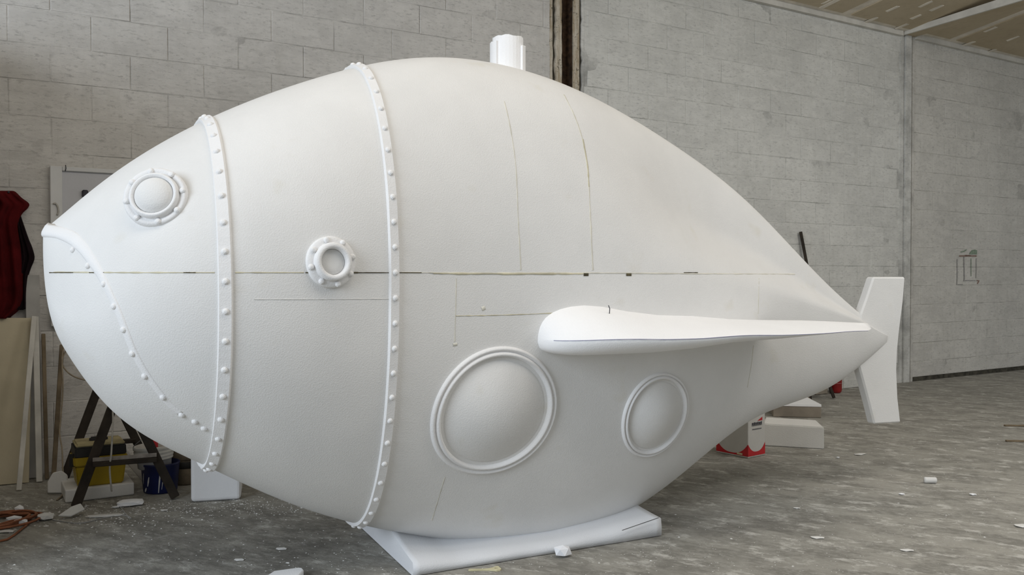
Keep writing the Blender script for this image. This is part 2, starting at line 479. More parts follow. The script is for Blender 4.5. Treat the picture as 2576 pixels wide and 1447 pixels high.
# tie beam from the far column into the hall
bmr = empty('trim_3', wl(10.0, 0, EAVE)); tag(bmr, 'white painted roof beam running out from the far column', None, kind='structure')
def beam_box(name, t0, t1, pts, m):
    v = []
    for t in (t0, t1):
        for d, z in pts: v.append(wl(t, d, z))
    n = len(pts)
    f = [tuple(range(n)), tuple(range(n, 2 * n))[::-1]] + [(k, n + k, n + (k + 1) % n, (k + 1) % n) for k in range(n)]
    return local(mesh(name, v, f, m), bmr)
beam_box('beam_side', 9.90, 9.93, [(-.05, EAVE - .03), (5.0, EAVE + .16), (5.0, EAVE + .34), (-.05, EAVE + .03)], BEAMW)
beam_box('beam_soffit_shaded', 9.931, 10.14, [(-.05, EAVE - .02), (5.0, EAVE + .17), (5.0, EAVE + .33), (-.05, EAVE + .03)], CEIL)  # underside shadow put into the colour, browner than the lit side
# eaves moulding and a painted strip of mould and gap shadow at the right-hand wall's foot
e1 = wall_strip('trim_4', TBEG, T2A, -.05, .05, EAVE - .045, EAVE + .03, BEAMW, seed=31, n=2); tag(e1, 'pale plaster strip along the top of the block wall', None, kind='structure')
e2 = wall_strip('trim_5', T2B, TEND, -.05, .05, EAVE - .045, EAVE + .03, BEAMW, seed=32, n=2); tag(e2, 'pale plaster strip above the right wall', None, kind='structure')
bb = wall_strip('foot_mould_shade_right', T2B + .02, TEND, -.05, .012, 0, .055, DARKGAP, seed=33, n=3); tag(bb, 'dark line of mould and painted gap shadow along the foot of the right wall', None, kind='structure')

# ================================================================== THE FOAM FISH
PRM = dict(ang=.4429, cy=4.6993, s0=-2.1974, s1=2.7159, zm0=1.2032, zm1=1.3472, zm2=.9969, eu=.9302, el=.9429, g=.3084,
    zt=[1.5648, 1.5824, 1.6554, 1.8242, 2.0651, 2.301, 2.4703, 2.4168, 2.1599, 1.7918, 1.3038, .9951],
    zb=[1.5138, 1.2501, 1.0312, .7665, .5204, .2509, .0347, -.0616, .1674, .5047, .6608, .9038],
    w=[.0196, .1769, .383, .6004, .7439, .7136, .5879, .5149, .4121, .2671, .1481, .0398])
QK = np.array([0, .06, .14, .24, .36, .48, .6, .7, .8, .88, .95, 1.0])
def natural(y):
    y = np.array(y); n = len(QK); h = np.diff(QK); A = np.zeros((n, n)); r = np.zeros(n); A[0, 0] = A[-1, -1] = 1
    for i in range(1, n - 1):
        A[i, i - 1] = h[i - 1]; A[i, i] = 2 * (h[i - 1] + h[i]); A[i, i + 1] = h[i]
        r[i] = 6 * ((y[i + 1] - y[i]) / h[i] - (y[i] - y[i - 1]) / h[i - 1])
    M = np.linalg.solve(A, r)
    def ev(x):
        j = np.clip(np.searchsorted(QK, x) - 1, 0, n - 2); d = x - QK[j]; hh = h[j]
        return y[j] + d * ((y[j + 1] - y[j]) / hh - hh * (2 * M[j] + M[j + 1]) / 6) + d ** 2 * M[j] / 2 + d ** 3 * (M[j + 1] - M[j]) / (6 * hh)
    return ev
fzt, fzb, fw = natural(PRM['zt']), natural(PRM['zb']), natural(PRM['w'])
S0, S1 = PRM['s0'], PRM['s1']
def section(s, th):
    """half width and height of the hull at station s, angle th (-90 keel .. +90 crest)"""
    s = np.asarray(s, float); th = np.asarray(th, float)
    q = np.sqrt(np.clip((s - S0) / (S1 - S0), 0, 1))
    zt, zb, w = fzt(q), fzb(q), np.maximum(fw(q), .001); x = q * q
    zm = PRM['zm0'] * (1 - x) * (1 - 2 * x) + PRM['zm1'] * 4 * x * (1 - x) + PRM['zm2'] * x * (2 * x - 1)
    zm = np.clip(zm, zb + .25 * (zt - zb), zb + .75 * (zt - zb))
    sn, cs = np.sin(th), np.maximum(np.cos(th), 0)
    k = np.clip((s - .15) / 1.15, 0, 1); k = k * k * (3 - 2 * k)
    g = PRM['g'] * np.clip((s + .6) / 2.2, 0, 1) ** 1.5 + .66 * k
    su, cu = np.abs(sn) ** PRM['eu'], cs ** PRM['eu']
    slo, clo = np.abs(sn) ** PRM['el'], cs ** PRM['el']
    z = np.where(sn >= 0, zm + (zt - zm) * su, zm - (zm - zb) * slo)
    c0 = .42 * cu + .58 * np.cos(np.clip(su / .62, 0, 1) * np.pi / 2) ** 1.3
    crest = c0 * (1 - k) + k * (.33 * cu + .67 * (.5 + .5 * np.cos(np.pi * np.clip((su - .06) / .46, 0, 1))))
    h = np.where(sn >= 0, w * ((1 - g) * cu + g * crest), w * clo)
    return h, np.maximum(z, .015)
def hull(s, ph):
    """local point; ph runs round the whole section, near side first (-90..90), then the far side"""
    ph = np.asarray(ph, float)
    near = np.cos(ph) >= 0
    th = np.arcsin(np.clip(np.sin(ph), -1, 1))
    h, z = section(s, th)
    n = np.where(near, h, -h)
    return np.stack([np.broadcast_to(s, n.shape), -n, z], -1)
FISH = empty('foam_fish', (0, PRM['cy'], 0), PRM['ang'])
tag(FISH, 'huge white foam fish shaped like a submarine with riveted bands and round portholes', 'sculpture')
FM = Matrix.Translation((0, PRM['cy'], 0)) @ Matrix.Rotation(PRM['ang'], 4, 'Z')
FI = FM.inverted()
def grid_faces(nu, nv, wrapv=True):
    f = []
    for i in range(nu - 1):
        for k in range(nv if wrapv else nv - 1):
            k2 = (k + 1) % nv
            f.append((i * nv + k, i * nv + k2, (i + 1) * nv + k2, (i + 1) * nv + k))
    return f
NU, NV = 190, 144
qq = np.linspace(.012, 1, NU); ss = S0 + (S1 - S0) * qq ** 2
ph = np.linspace(-np.pi / 2, 1.5 * np.pi, NV, endpoint=False)
G = hull(ss[:, None] + 0 * ph[None], 0 * ss[:, None] + ph[None]).reshape(-1, 3)
faces = grid_faces(NU, NV)
faces = [f[::-1] for f in faces]
faces.append(tuple(range(NV))); faces.append(tuple((NU - 1) * NV + k for k in range(NV))[::-1])
body = mesh('body', G, faces, FOAM_BODY, FISH, True)
bvh = BVHTree.FromPolygons([FM @ Vector(p) for p in G], faces)
def hit(px, py):
    """point on the hull seen at a pixel, in fish coordinates, with outward normal"""
    d = ray(px, py).normalized()
    loc, nor, _, _ = bvh.ray_cast(CAM, d)
    if loc is None:
        loc, nor, _, _ = bvh.find_nearest(CAM + d * 3.9)
    if nor.dot(d) > 0: nor = -nor
    return FI @ loc, (FI.to_3x3() @ nor).normalized()
bvl = BVHTree.FromPolygons([Vector(p) for p in G], faces)
def snap(p, n, reach=.5):
    """drop a local point along -n onto the hull"""
    loc, nor, _, _ = bvl.ray_cast(p + n * reach, -n, reach * 2)
    if loc is None:
        loc, nor, _, _ = bvl.find_nearest(p)
    if nor.dot(n) < 0: nor = -nor
    return loc, nor

def band(name, s, halfw, prof, m, n=150):
    """raised strap round the hull at station s; prof = (offset along s in halfwidths, height)"""
    p = np.linspace(-np.pi / 2, 1.5 * np.pi, n, endpoint=False)
    e = .02
    P0, Pa, Pb = hull(s + 0 * p, p), hull(s - e + 0 * p, p), hull(s + e + 0 * p, p)
    Pt = np.roll(P0, -1, 0) - np.roll(P0, 1, 0)
    Pt /= np.linalg.norm(Pt, axis=1)[:, None]
    ds = Pb - Pa; ds /= np.linalg.norm(ds, axis=1)[:, None]
    nn = np.cross(ds, Pt); nn /= np.linalg.norm(nn, axis=1)[:, None]
    cen = P0.mean(0); nn *= np.sign(((P0 - cen) * nn).sum(1))[:, None]
    rnd = np.random.default_rng(int(abs(s) * 100))
    wob = 1 + .10 * np.sin(p * 23) * rnd.random(n)
    V = []
    for u, h in prof:
        V.append(P0 + ds * (u * halfw) + nn * (h * wob)[:, None])
    V = np.stack(V, 1).reshape(-1, 3)
    k = len(prof); f = []
    for i in range(n):
        j = (i + 1) % n
        for a in range(k):
            b = (a + 1) % k
            f.append((i * k + a, i * k + b, j * k + b, j * k + a))
    o = mesh(name, V, f, m, FISH, False)
    return o, P0, nn, Pt
def dome_mesh(name, r, h, m, seg=10):
    v = []; f = []
    rings = [(1.0, -.25), (1.0, .25), (.85, .62), (.5, .92)]
    for rr, hh in rings:
        for k in range(seg):
            a = 2 * math.pi * k / seg; v.append((r * rr * math.cos(a), r * rr * math.sin(a), h * hh))
    v.append((0, 0, h))
    for i in range(len(rings) - 1):
        for k in range(seg):
            f.append((i * seg + k, i * seg + (k + 1) % seg, (i + 1) * seg + (k + 1) % seg, (i + 1) * seg + k))
    for k in range(seg): f.append(((len(rings) - 1) * seg + k, (len(rings) - 1) * seg + (k + 1) % seg, len(v) - 1))
    me = bpy.data.meshes.new(name); me.from_pydata(v, [], f); me.materials.append(m); me.update()
    return me
RIV = dome_mesh('rivet', .0125, .011, FOAM_TRIM)
RIVS = dome_mesh('rivet_small', .010, .009, FOAM_TRIM)
def rivet(p, n, parent, me=RIV, name='rivet'):
    o = bpy.data.objects.new(name, me); C.objects.link(o); o.parent = parent
    o.location = p; o.rotation_euler = Vector(n).to_track_quat('Z', 'Y').to_euler()
    return o
STRAP = [(-1.05, -.012), (-1.0, .008), (-.86, .0155), (.80, .0145), (1.0, .007), (1.06, -.012)]
for s, hw, step, off in ((-1.5553, .027, .112, .03), (-.8686, .0235, .105, .05)):
    o, P0, nn, Pt = band('riveted_band', s, hw, STRAP, FOAM_TRIM)
    d = np.linalg.norm(np.roll(P0, -1, 0) - P0, axis=1); acc = np.concatenate([[0], np.cumsum(d)])
    tot = acc[-1]; cnt = int(tot / step)
    for i in range(cnt):
        a = off + i * tot / cnt; k = min(np.searchsorted(acc, a) - 1, len(P0) - 1); t = (a - acc[k]) / d[k]
        k2 = (k + 1) % len(P0)
        p = P0[k] * (1 - t) + P0[k2] * t; n = nn[k] * (1 - t) + nn[k2] * t
        if p[2] < .1: continue
        rivet(Vector(p + n * .0145), n, o)

# --- mouth ridge, from the lip down to the first band, and round to the far side
mouth_px = [(112, 589), (128, 590), (150, 594), (176, 606), (203, 626), (228, 655), (250, 685), (272, 722), (291, 760), (308, 800), (323, 840), (340, 882), (360, 920), (384, 958), (408, 990), (432, 1018), (458, 1040)]
near = [hit(*p) for p in mouth_px]
pts = [(Vector((p.x, -p.y, p.z)), Vector((n.x, -n.y, n.z))) for p, n in near][::-1]
tip = near[0][0].copy(); tip.y = 0; tip.x = min(tip.x, S0 + .004); tip.z = near[0][0].z + .004
pts += [(tip, Vector((-1, 0, .15)).normalized())] + near
Pm = spline([p for p, n in pts], 150); Nm = spline([n for p, n in pts], 150)
MPROF = [(-.016, -.010), (-.012, .006), (-.005, .011), (.006, .012), (.018, .009), (.034, .003), (.050, -.008)]
MPROF2 = [(-.030, -.008), (-.022, .0005), (-.012, .003), (-.004, .0055), (.001, .0055), (.007, .0015), (.012, -.010)]
V = []; nP = len(Pm)
for i in range(nP):
    t = (Pm[min(i + 1, nP - 1)] - Pm[max(i - 1, 0)]).normalized(); n = Nm[i].normalized()
    c = n.cross(t).normalized()
    if c.z < 0: c = -c
    f_ = abs(i / (nP - 1) * 2 - 1); amp = .9 if f_ < .5 else max(.12, .9 * (1 - (f_ - .5) / .5) ** .8)
    mx = min(1, max(0, (f_ - .25) / .25))
    for (u0, h0_), (u1, h1_) in zip(MPROF, MPROF2):
        u = u0 * (1 - mx) + u1 * mx; h = h0_ * (1 - mx) + h1_ * mx
        V.append(Pm[i] + c * u + n * (h * amp if h > 0 else h))
k = len(MPROF); f = []
for i in range(nP - 1):
    for a in range(k):
        f.append((i * k + a, i * k + (a + 1) % k, (i + 1) * k + (a + 1) % k, (i + 1) * k + a))
f.append(tuple(range(k))); f.append(tuple((nP - 1) * k + a for a in range(k))[::-1])
bm = bmesh.new(); vv = [bm.verts.new(p) for p in V]
for q in f: bm.faces.new([vv[i] for i in q])
mouth = frombm('mouth_ridge', bm, FOAM_TRIM, FISH, True); mouth['label'] = 'raised curved mouth line along the head'
for px in ((184, 629), (222, 669), (262, 715), (287, 771), (311, 830), (333, 890), (364, 947), (410, 1000), (457, 1044), (490, 1061), (513, 1078)):
    p, n = hit(*px); rivet(p, n, mouth)

# --- portholes
def revolve(name, prof, c, n, t1, t2, m, parent, rx=1.0, ry=1.0, seg=72, conform=True, close=True):
    v = []; f = []
    for r, h in prof:
        for k_ in range(seg):
            a = 2 * math.pi * k_ / seg
            p = c + t1 * (r * rx * math.cos(a)) + t2 * (r * ry * math.sin(a))
            if conform: p, _ = snap(p, n)
            v.append(p + n * h)
    m_ = len(prof)
    for i in range(m_ - 1):
        for k_ in range(seg):
            f.append((i * seg + k_, (i + 1) * seg + k_, (i + 1) * seg + (k_ + 1) % seg, i * seg + (k_ + 1) % seg))
    if close:
        pc = c + n * prof[-1][1]
        if conform: pc = snap(c, n)[0] + n * prof[-1][1]
        v.append(pc)
        for k_ in range(seg): f.append(((m_ - 1) * seg + k_, len(v) - 1, (m_ - 1) * seg + (k_ + 1) % seg))
    o = mesh(name, v, f, m, parent, True)
    return o
def frame_at(px, blend=0.0):
    p, n = hit(*px)
    if blend:
        view = (FI @ CAM - p).normalized(); n = (n * (1 - blend) + view * blend).normalized()
    t1 = Vector((0, 0, 1)).cross(n).normalized(); t2 = n.cross(t1)
    return p, n, t1, t2
def dome_prof(r, h0, h, k=9):
    return [(r, -.01), (r, h0)] + [(r * math.cos(i / k * math.pi / 2), h0 + h * math.sin(i / k * math.pi / 2)) for i in range(1, k)] + [(.06 * r, h0 + h * .999)]
def porthole(px, R, sx, dome_h, label):
    c, n, t1, t2 = frame_at(px)
    P = empty('porthole'); P.parent = FISH; P['label'] = label
    revolve('outer_ring', [(1.0 * R, -.012), (.995 * R, .008), (.975 * R, .016), (.955 * R, .016), (.936 * R, .010), (.925 * R, .006)], c, n, t1, t2, FOAM_TRIM, P, sx, 1, close=False)
    revolve('inner_ring', [(.930 * R, .003), (.920 * R, .011), (.90 * R, .021), (.875 * R, .020), (.85 * R, .008), (.84 * R, -.012)], c, n, t1, t2, FOAM_TRIM, P, sx, 1, close=False)
    revolve('dome', [(.80 * R, -.006)] + [(.80 * R * u, .001 + dome_h * (1 - u * u) ** 1.15) for u in (.985, .95, .9, .84, .77, .7, .6, .5, .4, .3, .2, .1)], c, n, t1, t2, FOAM_BODY, P, sx, 1)
    return P
porthole((1246, 1038), .312, 1.08, .060, 'large round porthole with a low dome')
porthole((1650, 1046), .232, 1.0, .050, 'small round porthole with a low dome behind the large one')

# eye: thick flange standing off the hull, domed lens, bolts on the rim
c, n, t1, t2 = frame_at((396, 502), .40)
c = c + n * .030
EYE = empty('eye'); EYE.parent = FISH; EYE['label'] = 'domed round eye with a bolted flange'
revolve('flange', [(.118, -.12), (.121, -.012), (.118, .002), (.110, .008), (.100, .004), (.096, .0), (.080, -.002), (.02, -.002)], c, n, t1, t2, FOAM_TRIM, EYE, conform=False)
revolve('lens_ring', [(.094, -.02), (.092, .014), (.088, .024), (.081, .026), (.074, .018), (.072, -.01)], c, n, t1, t2, FOAM_TRIM, EYE, conform=False, close=False)
revolve('lens_dome', dome_prof(.073, .010, .036), c, n, t1, t2, FOAM_BODY, EYE, conform=False)
for i in range(8):
    a = 2 * math.pi * (i + .28) / 8
    rivet(c + t1 * (.106 * math.cos(a)) + t2 * (.106 * math.sin(a)) + n * .004, n, EYE, name='bolt')
# small flanged port between the two bands
c, n, t1, t2 = frame_at((832, 660))
PT = empty('flanged_port'); PT.parent = FISH; PT['label'] = 'small hollow port with a bolted flange'
revolve('flange', [(.105, -.05), (.104, .006), (.099, .014), (.085, .016), (.05, .016), (.02, .016)], c, n, t1, t2, FOAM_TRIM, PT, conform=False)
revolve('collar', [(.079, .0), (.077, .034), (.072, .042), (.060, .043), (.054, .038), (.052, .018)], c, n, t1, t2, FOAM_TRIM, PT, conform=False, close=False)
revolve('recessed_disc', [(.054, .010), (.05, .020), (.02, .019)], c, n, t1, t2, FOAM_BODY, PT, conform=False)
for i in range(8):
    a = 2 * math.pi * (i + .30) / 8
    rivet(c + t1 * (.091 * math.cos(a)) + t2 * (.091 * math.sin(a)) + n * .015, n, PT, name='bolt')

# --- glue seams and cracks lying on the hull
def seam(name, px, w, m, lift=.0012, n=None, jag=0.0, seed=0):
    rnd = random.Random(seed)
    poly = spline([Vector((x, y, 0)) for x, y in px], n or max(8, int(sum(math.hypot(px[i + 1][0] - px[i][0], px[i + 1][1] - px[i][1]) for i in range(len(px) - 1)) / 12)))
    H = [hit(p.x, p.y) for p in poly]
    v = []; f = []
    for i, (p, nn_) in enumerate(H):
        t = (H[min(i + 1, len(H) - 1)][0] - H[max(i - 1, 0)][0]).normalized(); c_ = nn_.cross(t).normalized()
        ww = w * (1 + rnd.uniform(-jag, jag))
        for u, h in ((-1, -.002), (-.8, lift), (.8, lift), (1, -.002)):
            v.append(p + c_ * (u * ww / 2) + nn_ * h)
    for i in range(len(H) - 1):
        for a in range(3): f.append((i * 4 + a, i * 4 + a + 1, i * 4 + 5 + a, i * 4 + 4 + a))
    bm_ = bmesh.new(); vs_ = [bm_.verts.new(p) for p in v]
    for q in f: bm_.faces.new([vs_[i] for i in q])
    return frombm(name, bm_, m, FISH, True)
SY = 686
seam('glue_seam', [(135, SY - 1), (330, SY), (540, SY)], .006, GLUE, jag=.4, seed=1)
seam('glue_seam', [(592, SY), (680, SY), (764, SY)], .005, GLUE, jag=.4, seed=2)
seam('glue_seam', [(1010, SY), (1240, SY + 1), (1490, SY + 1), (1800, SY + 3), (2000, SY + 4)], .007, GLUE_PALE, jag=.5, seed=3)
seam('glue_seam', [(1090, SY + 2), (1200, SY + 3), (1350, SY + 3), (1470, SY + 3)], .009, GLUE, jag=.5, seed=4, lift=.0016)
for a, b, w in ((125, 185, .004), (225, 262, .004), (462, 492, .004), (570, 582, .006), (768, 900, .006), (900, 1060, .0035), (1720, 1755, .004)):
    seam('crack', [(a, SY), ((a + b) / 2, SY), (b, SY)], w, CRACK, lift=.0024, jag=.3, seed=a)
for a, b in ((1468, 1480), (1575, 1588)):
    seam('open_gap', [(a, SY + 5), (b, SY + 5)], .016, CRACK, lift=.002, seed=a, n=4)
seam('glue_seam', [(1268, 255), (1283, 320), (1297, 420), (1303, 550), (1310, 680)], .006, GLUE_PALE, jag=.4, seed=5)
seam('glue_seam', [(1418, 238), (1443, 288), (1462, 341), (1473, 390), (1480, 450), (1485, 550), (1491, 680)], .009, GLUE_PALE, jag=.5, seed=6)
seam('glue_seam', [(1466, 350), (1478, 420), (1481, 470)], .010, GLUE, jag=.5, seed=16, lift=.0018)
seam('glue_seam', [(1147, 700), (1146, 760), (1143, 860)], .006, GLUE_PALE, jag=.5, seed=7)
seam('glue_seam', [(1119, 1200), (1104, 1250), (1086, 1310)], .005, GLUE_PALE, jag=.5, seed=8)
seam('glue_seam', [(1147, 795), (1260, 793), (1395, 788)], .0045, GLUE, jag=.5, seed=9)
seam('glue_seam', [(1909, 700), (1907, 790)], .005, GLUE_PALE, jag=.5, seed=10)
seam('glue_seam', [(1895, 869), (1891, 910), (1880, 975)], .005, GLUE_PALE, jag=.5, seed=11)
seam('faint_seam', [(640, 753), (800, 753), (985, 752)], .004, FOAM_GREY, jag=.4, seed=12)
seam('glue_spot', [(1212, 778), (1220, 774)], .022, GLUE_PALE, n=3, seed=13)
seam('glue_spot', [(1140, 868), (1150, 866)], .016, GLUE_PALE, n=3, seed=14)

# --- side fin
def nbody(s, z):
    th = np.linspace(-np.pi / 2, np.pi / 2, 181); h, zz = section(s + 0 * th, th)
    return float(np.interp(z, zz, h))
ZE = 1.08
st = [-.122, -.119, -.112, -.10, -.082, -.05, .0, .06, .14, .25, .4, .6, .85, 1.1, 1.35, 1.55, 1.68, 1.78, 1.86, 1.90]
def lerp(x, xs, ys): return float(np.interp(x, xs, ys))
rows = []
K_ = 22
for s in st:
    out = lerp(s, [-.122, -.119, -.112, -.10, -.082, -.05, .0, .06, .14, .25, .4, .85, 1.2, 1.67, 1.90], [.545, .585, .625, .657, .685, .716, .752, .780, .806, .828, .842, .850, .850, .842, .655])
    tt = lerp(s, [-.122, -.112, -.095, -.06, .0, .08, .2, .4, .6, .85, 1.2, 1.6, 1.9], [.035, .070, .100, .128, .145, .155, .152, .122, .098, .078, .055, .040, .034])
    bt = lerp(s, [-.122, -.112, -.095, -.06, .0, .08, .3, .6, .9, 1.2, 1.5, 1.7, 1.9], [.018, .042, .058, .071, .080, .086, .084, .068, .047, .030, .014, .006, .004])
    inn = nbody(s, ZE) - .06 if s < 1.32 else max(nbody(s, ZE) - .06, lerp(s, [1.32, 1.90], [.26, .62]))
    inn = min(inn, out - .02)
    row = []
    for k_ in range(K_ + 1):
        a = k_ / K_ * 2 - 1                          # -1 root underside .. 0 edge .. 1 root top
        v_ = 1 - abs(a)                              # 1 at the outer edge
        n_ = inn + (out - inn) * math.sin(v_ * math.pi / 2) ** (.85)
        u_ = (n_ - inn) / (out - inn)
        if a >= 0: z_ = ZE + tt * (1 - u_ ** 1.7) ** .95 * (1.0 if s < 1.3 else 1)
        else: z_ = ZE - bt * math.sqrt(max(0, 1 - u_ ** 5)) * 1.0
        if s >= 1.32: z_ = ZE + (z_ - ZE) * (1 if u_ > .12 else .55 + .45 * u_ / .12) + (tt * .35 * (1 - u_) if a < 0 else 0)
        row.append(Vector((s, -n_, z_ + .004 * math.sin(s * 9))))
    rows.append(row)
bm = bmesh.new(); gv = [[bm.verts.new(p) for p in r] for r in rows]
for i in range(len(rows) - 1):
    for k_ in range(K_): bm.faces.new((gv[i][k_], gv[i][k_ + 1], gv[i + 1][k_ + 1], gv[i + 1][k_]))
    bm.faces.new((gv[i][K_], gv[i][0], gv[i + 1][0], gv[i + 1][K_]))
bm.faces.new(gv[0]); bm.faces.new(gv[-1][::-1])
fin = frombm('side_fin', bm, FOAM, FISH, True); fin['label'] = 'bright white swept side fin tapering towards the tail'
# pencil line along the outer edge of the fin
edge = [(r[K_ // 2] + Vector((0, -.0006, -.001))) for r in rows[3:-3]]
tube('pencil_line', spline(edge, 60), .0014, plain('blue_pencil', (.30, .30, .44), .9), FISH, 5)
nl = fin.matrix_local @ rows[8][K_ - 3]
tube('wire_stub', [nl + Vector((.08, .0, -.01)), nl + Vector((.082, 0, .02)), nl + Vector((.075, 0, .035))], .0022, INKDARK, FISH, 5)

# --- tail fin: a flat vertical plate across the end of the tail
NT = FM.to_3x3() @ Vector((0, -1, 0))
def tailp(px, py):
    p = FI @ on_plane(px, py, FM @ Vector((2.6, 0, 0)), NT); return (p.x, p.z)
tail_px = [(2188, 697), (2268, 697), (2263, 760), (2254, 830), (2249, 880), (2247, 930), (2250, 1000), (2257, 1062), (2190, 1066), (2176, 1010), (2160, 950), (2150, 915), (2150, 850), (2156, 790), (2172, 745)]
poly = [tailp(*p) for p in tail_px]
prism('tail_fin', poly, Matrix.Rotation(math.pi / 2, 4, 'X'), .065, FOAM_BODY, FISH, .010)

# --- stub on the back
ps, _ = hit(1296, 172)
sp = Vector((ps.x + .02, 0, 0)); zs = float(fzt(np.sqrt((sp.x - S0) / (S1 - S0))))
STUB = empty('periscope_stub', (sp.x, .0, zs)); STUB.parent = FISH; STUB['label'] = 'rough cut white foam stub on the back'
ztop = .0
def pz(py, dist): return (690 - py) * dist / F + CAMH
cw = FM @ Vector((sp.x, 0, zs)); dist = cw.y
ht = pz(100, dist) - zs
hl = pz(113, dist) - zs
rs = 45 * dist / F
rn = random.Random(4)
def stub_shell(name, r, a0, a1, zt_, jitter, thick, seedo):
    rnd_ = random.Random(seedo); v = []; f = []; n_ = 26
    for i in range(n_ + 1):
        a = a0 + (a1 - a0) * i / n_
        zj = zt_ + rnd_.uniform(-jitter, jitter)
        for rr, z in ((r, -.10), (r, zj), (r - thick, zj - .003), (r - thick, -.10)):
            v.append((rr * math.cos(a), rr * math.sin(a), z))
    for i in range(n_):
        for k_ in range(4):
            f.append((i * 4 + k_, i * 4 + (k_ + 1) % 4, i * 4 + 4 + (k_ + 1) % 4, i * 4 + 4 + k_))
    f.append((0, 1, 2, 3)); f.append(tuple(n_ * 4 + k_ for k_ in range(4))[::-1])
    return mesh(name, v, f, FOAM, STUB)
stub_shell('core', rs * .86, 0, 2 * math.pi, ht, .003, rs * .80, 1)
stub_shell('sleeve', rs, math.radians(140), math.radians(206), hl, .002, .03, 2)
stub_shell('sleeve', rs * .99, math.radians(300), math.radians(400), ht - .045, .006, .02, 3)
lathe('collar', [(rs * 1.14, -.11), (rs * 1.16, -.035), (rs * 1.10, -.018), (rs * .8, -.012)], FOAM, STUB, 28)

# --- flared foam plinth under the hull
crease_px = [(980, 1343), (1023, 1348), (1067, 1352), (1134, 1362), (1234, 1367), (1334, 1362), (1434, 1343), (1518, 1320), (1584, 1287), (1640, 1256)]
def hit_up(px, py):
    for k_ in range(60):
        loc, _, _, _ = bvh.ray_cast(CAM, ray(px, py - k_).normalized())
        if loc is not None: return FI @ loc
cr = [hit_up(*p) for p in crease_px]
print('crease', [tuple(round(q, 3) for q in p) for p in cr])
cs_ = np.array([p.x for p in cr]); cn_ = np.array([-p.y for p in cr]); cz_ = np.array([p.z for p in cr])
od = np.argsort(cs_); cs_, cn_, cz_ = cs_[od], cn_[od], cz_[od]
rows = []
SA, SB = -.70, .69
for i in range(41):
    s = SA + (SB - SA) * i / 40
    n_ = float(np.interp(s, cs_, cn_)); z_ = float(np.interp(s, cs_, cz_))
    e_ = .42 - .035 * (s - SA) / (SB - SA)
    lip = .045 + .05 * max(0, (s - .1) / .6) + .02 * max(0, (-.45 - s) / .25)
    n_ = min(n_, e_ - .02); z_ = max(z_, lip + .02)
    wv = .006 * math.sin(s * 17)
    near_ = [(e_ + wv * .3, .004), (e_ + .004 + wv, lip * .55), (e_ - .004 + wv, lip), (e_ * .6 + n_ * .4, lip + (z_ - lip) * .30), (e_ * .28 + n_ * .72, lip + (z_ - lip) * .62), (n_ + .004, z_), (n_ - .10, z_ + .02)]
    row = [Vector((s, -a, b)) for a, b in near_] + [Vector((s, a, b)) for a, b in near_[::-1]]
    rows.append(row)
bm = bmesh.new(); gv = [[bm.verts.new(p) for p in r] for r in rows]; k = len(rows[0])
for i in range(len(rows) - 1):
    for a in range(k):
        bm.faces.new((gv[i][a], gv[i][(a + 1) % k], gv[i + 1][(a + 1) % k], gv[i + 1][a]))
bm.faces.new(gv[0]); bm.faces.new(gv[-1][::-1])
base = frombm('base', bm, foam('base_foam', (.74, .75, .77)), FISH); base['label'] = 'flared white foam base under the belly'
for p in base.data.polygons: p.use_smooth = len(p.vertices) == 4
lx = [FI @ on_floor(x, y, .03) for x, y in ((1590, 1345), (1664, 1302))]
bar('crack', Vector((.42, -.424, .075)), Vector((.66, -.400, .105)), .003, .003, INKGREY, FISH, bevel=0)

# ================================================================== THINGS ALONG THE LEFT WALL
# red jacket on the wall
def jacket(name, edge_px, leftx, d0, bulge, m, parent, seed):
    rnd = random.Random(seed); v = []; f = []; nn_ = 30
    ed = spline([Vector((x, y, 0)) for x, y in edge_px], 40)
    for i, e in enumerate(ed):
        for side in (0, 1):
            for j in range(nn_ + 1):
                u = j / nn_; x = leftx + (e.x - leftx) * u
                prof_ = math.sqrt(max(0, 1 - (2 * u - 1) ** 4))
                fold = .45 + .30 * math.sin(u * 17 + e.y * .006 + seed) + .25 * math.sin(u * 31 + seed * 2 - e.y * .011)
                top = min(1, i / 5)
                d = d0 + (bulge * prof_ * (.5 + .5 * fold) * (.45 + .55 * top) if side else .004)
                v.append(on_wall(x, e.y, d))
    R_ = 2 * (nn_ + 1)
    for i in range(len(ed) - 1):
        for j in range(nn_):
            a = i * R_
            f.append((a + j, a + R_ + j, a + R_ + j + 1, a + j + 1))
            b = a + nn_ + 1
            f.append((b + j, b + j + 1, b + R_ + j + 1, b + R_ + j))
        f.append((a, b, b + R_, a + R_)); f.append((a + nn_, a + R_ + nn_, b + R_ + nn_, b + nn_))
    f.append(tuple(range(nn_ + 1)) + tuple(range(2 * nn_ + 1, nn_, -1)))
    a = (len(ed) - 1) * R_
    f.append(tuple(a + q for q in range(nn_ + 1))[::-1] + tuple(a + q for q in range(nn_ + 1, 2 * nn_ + 2)))
    o = mesh(name, v, f, m, None, True)
    return local(o, parent)
J = empty('red_jacket', on_wall(10, 800)); tag(J, 'dark red jacket hanging on the block wall at the left edge', 'jacket')
jacket('jacket_front', [(24, 480), (38, 482), (55, 498), (73, 512), (70, 524), (54, 541), (48, 570), (55, 620), (60, 680), (62, 740), (52, 775), (22, 802)], -75, .012, .13, RED_CLOTH, J, 1)
jacket('dark_lining', [(50, 535), (60, 565), (72, 600), (82, 625), (87, 650), (78, 675), (71, 700), (70, 740), (69, 772), (58, 780)], 30, .004, .07, BLACK_CLOTH, J, 2)
h0 = on_wall(20, 486, .0); bar('hook', h0 + WM * .004, h0 + WM * .10, .012, .012, INKDARK, J, bevel=.002).matrix_parent_inverse = Matrix.Translation(J.location).inverted()

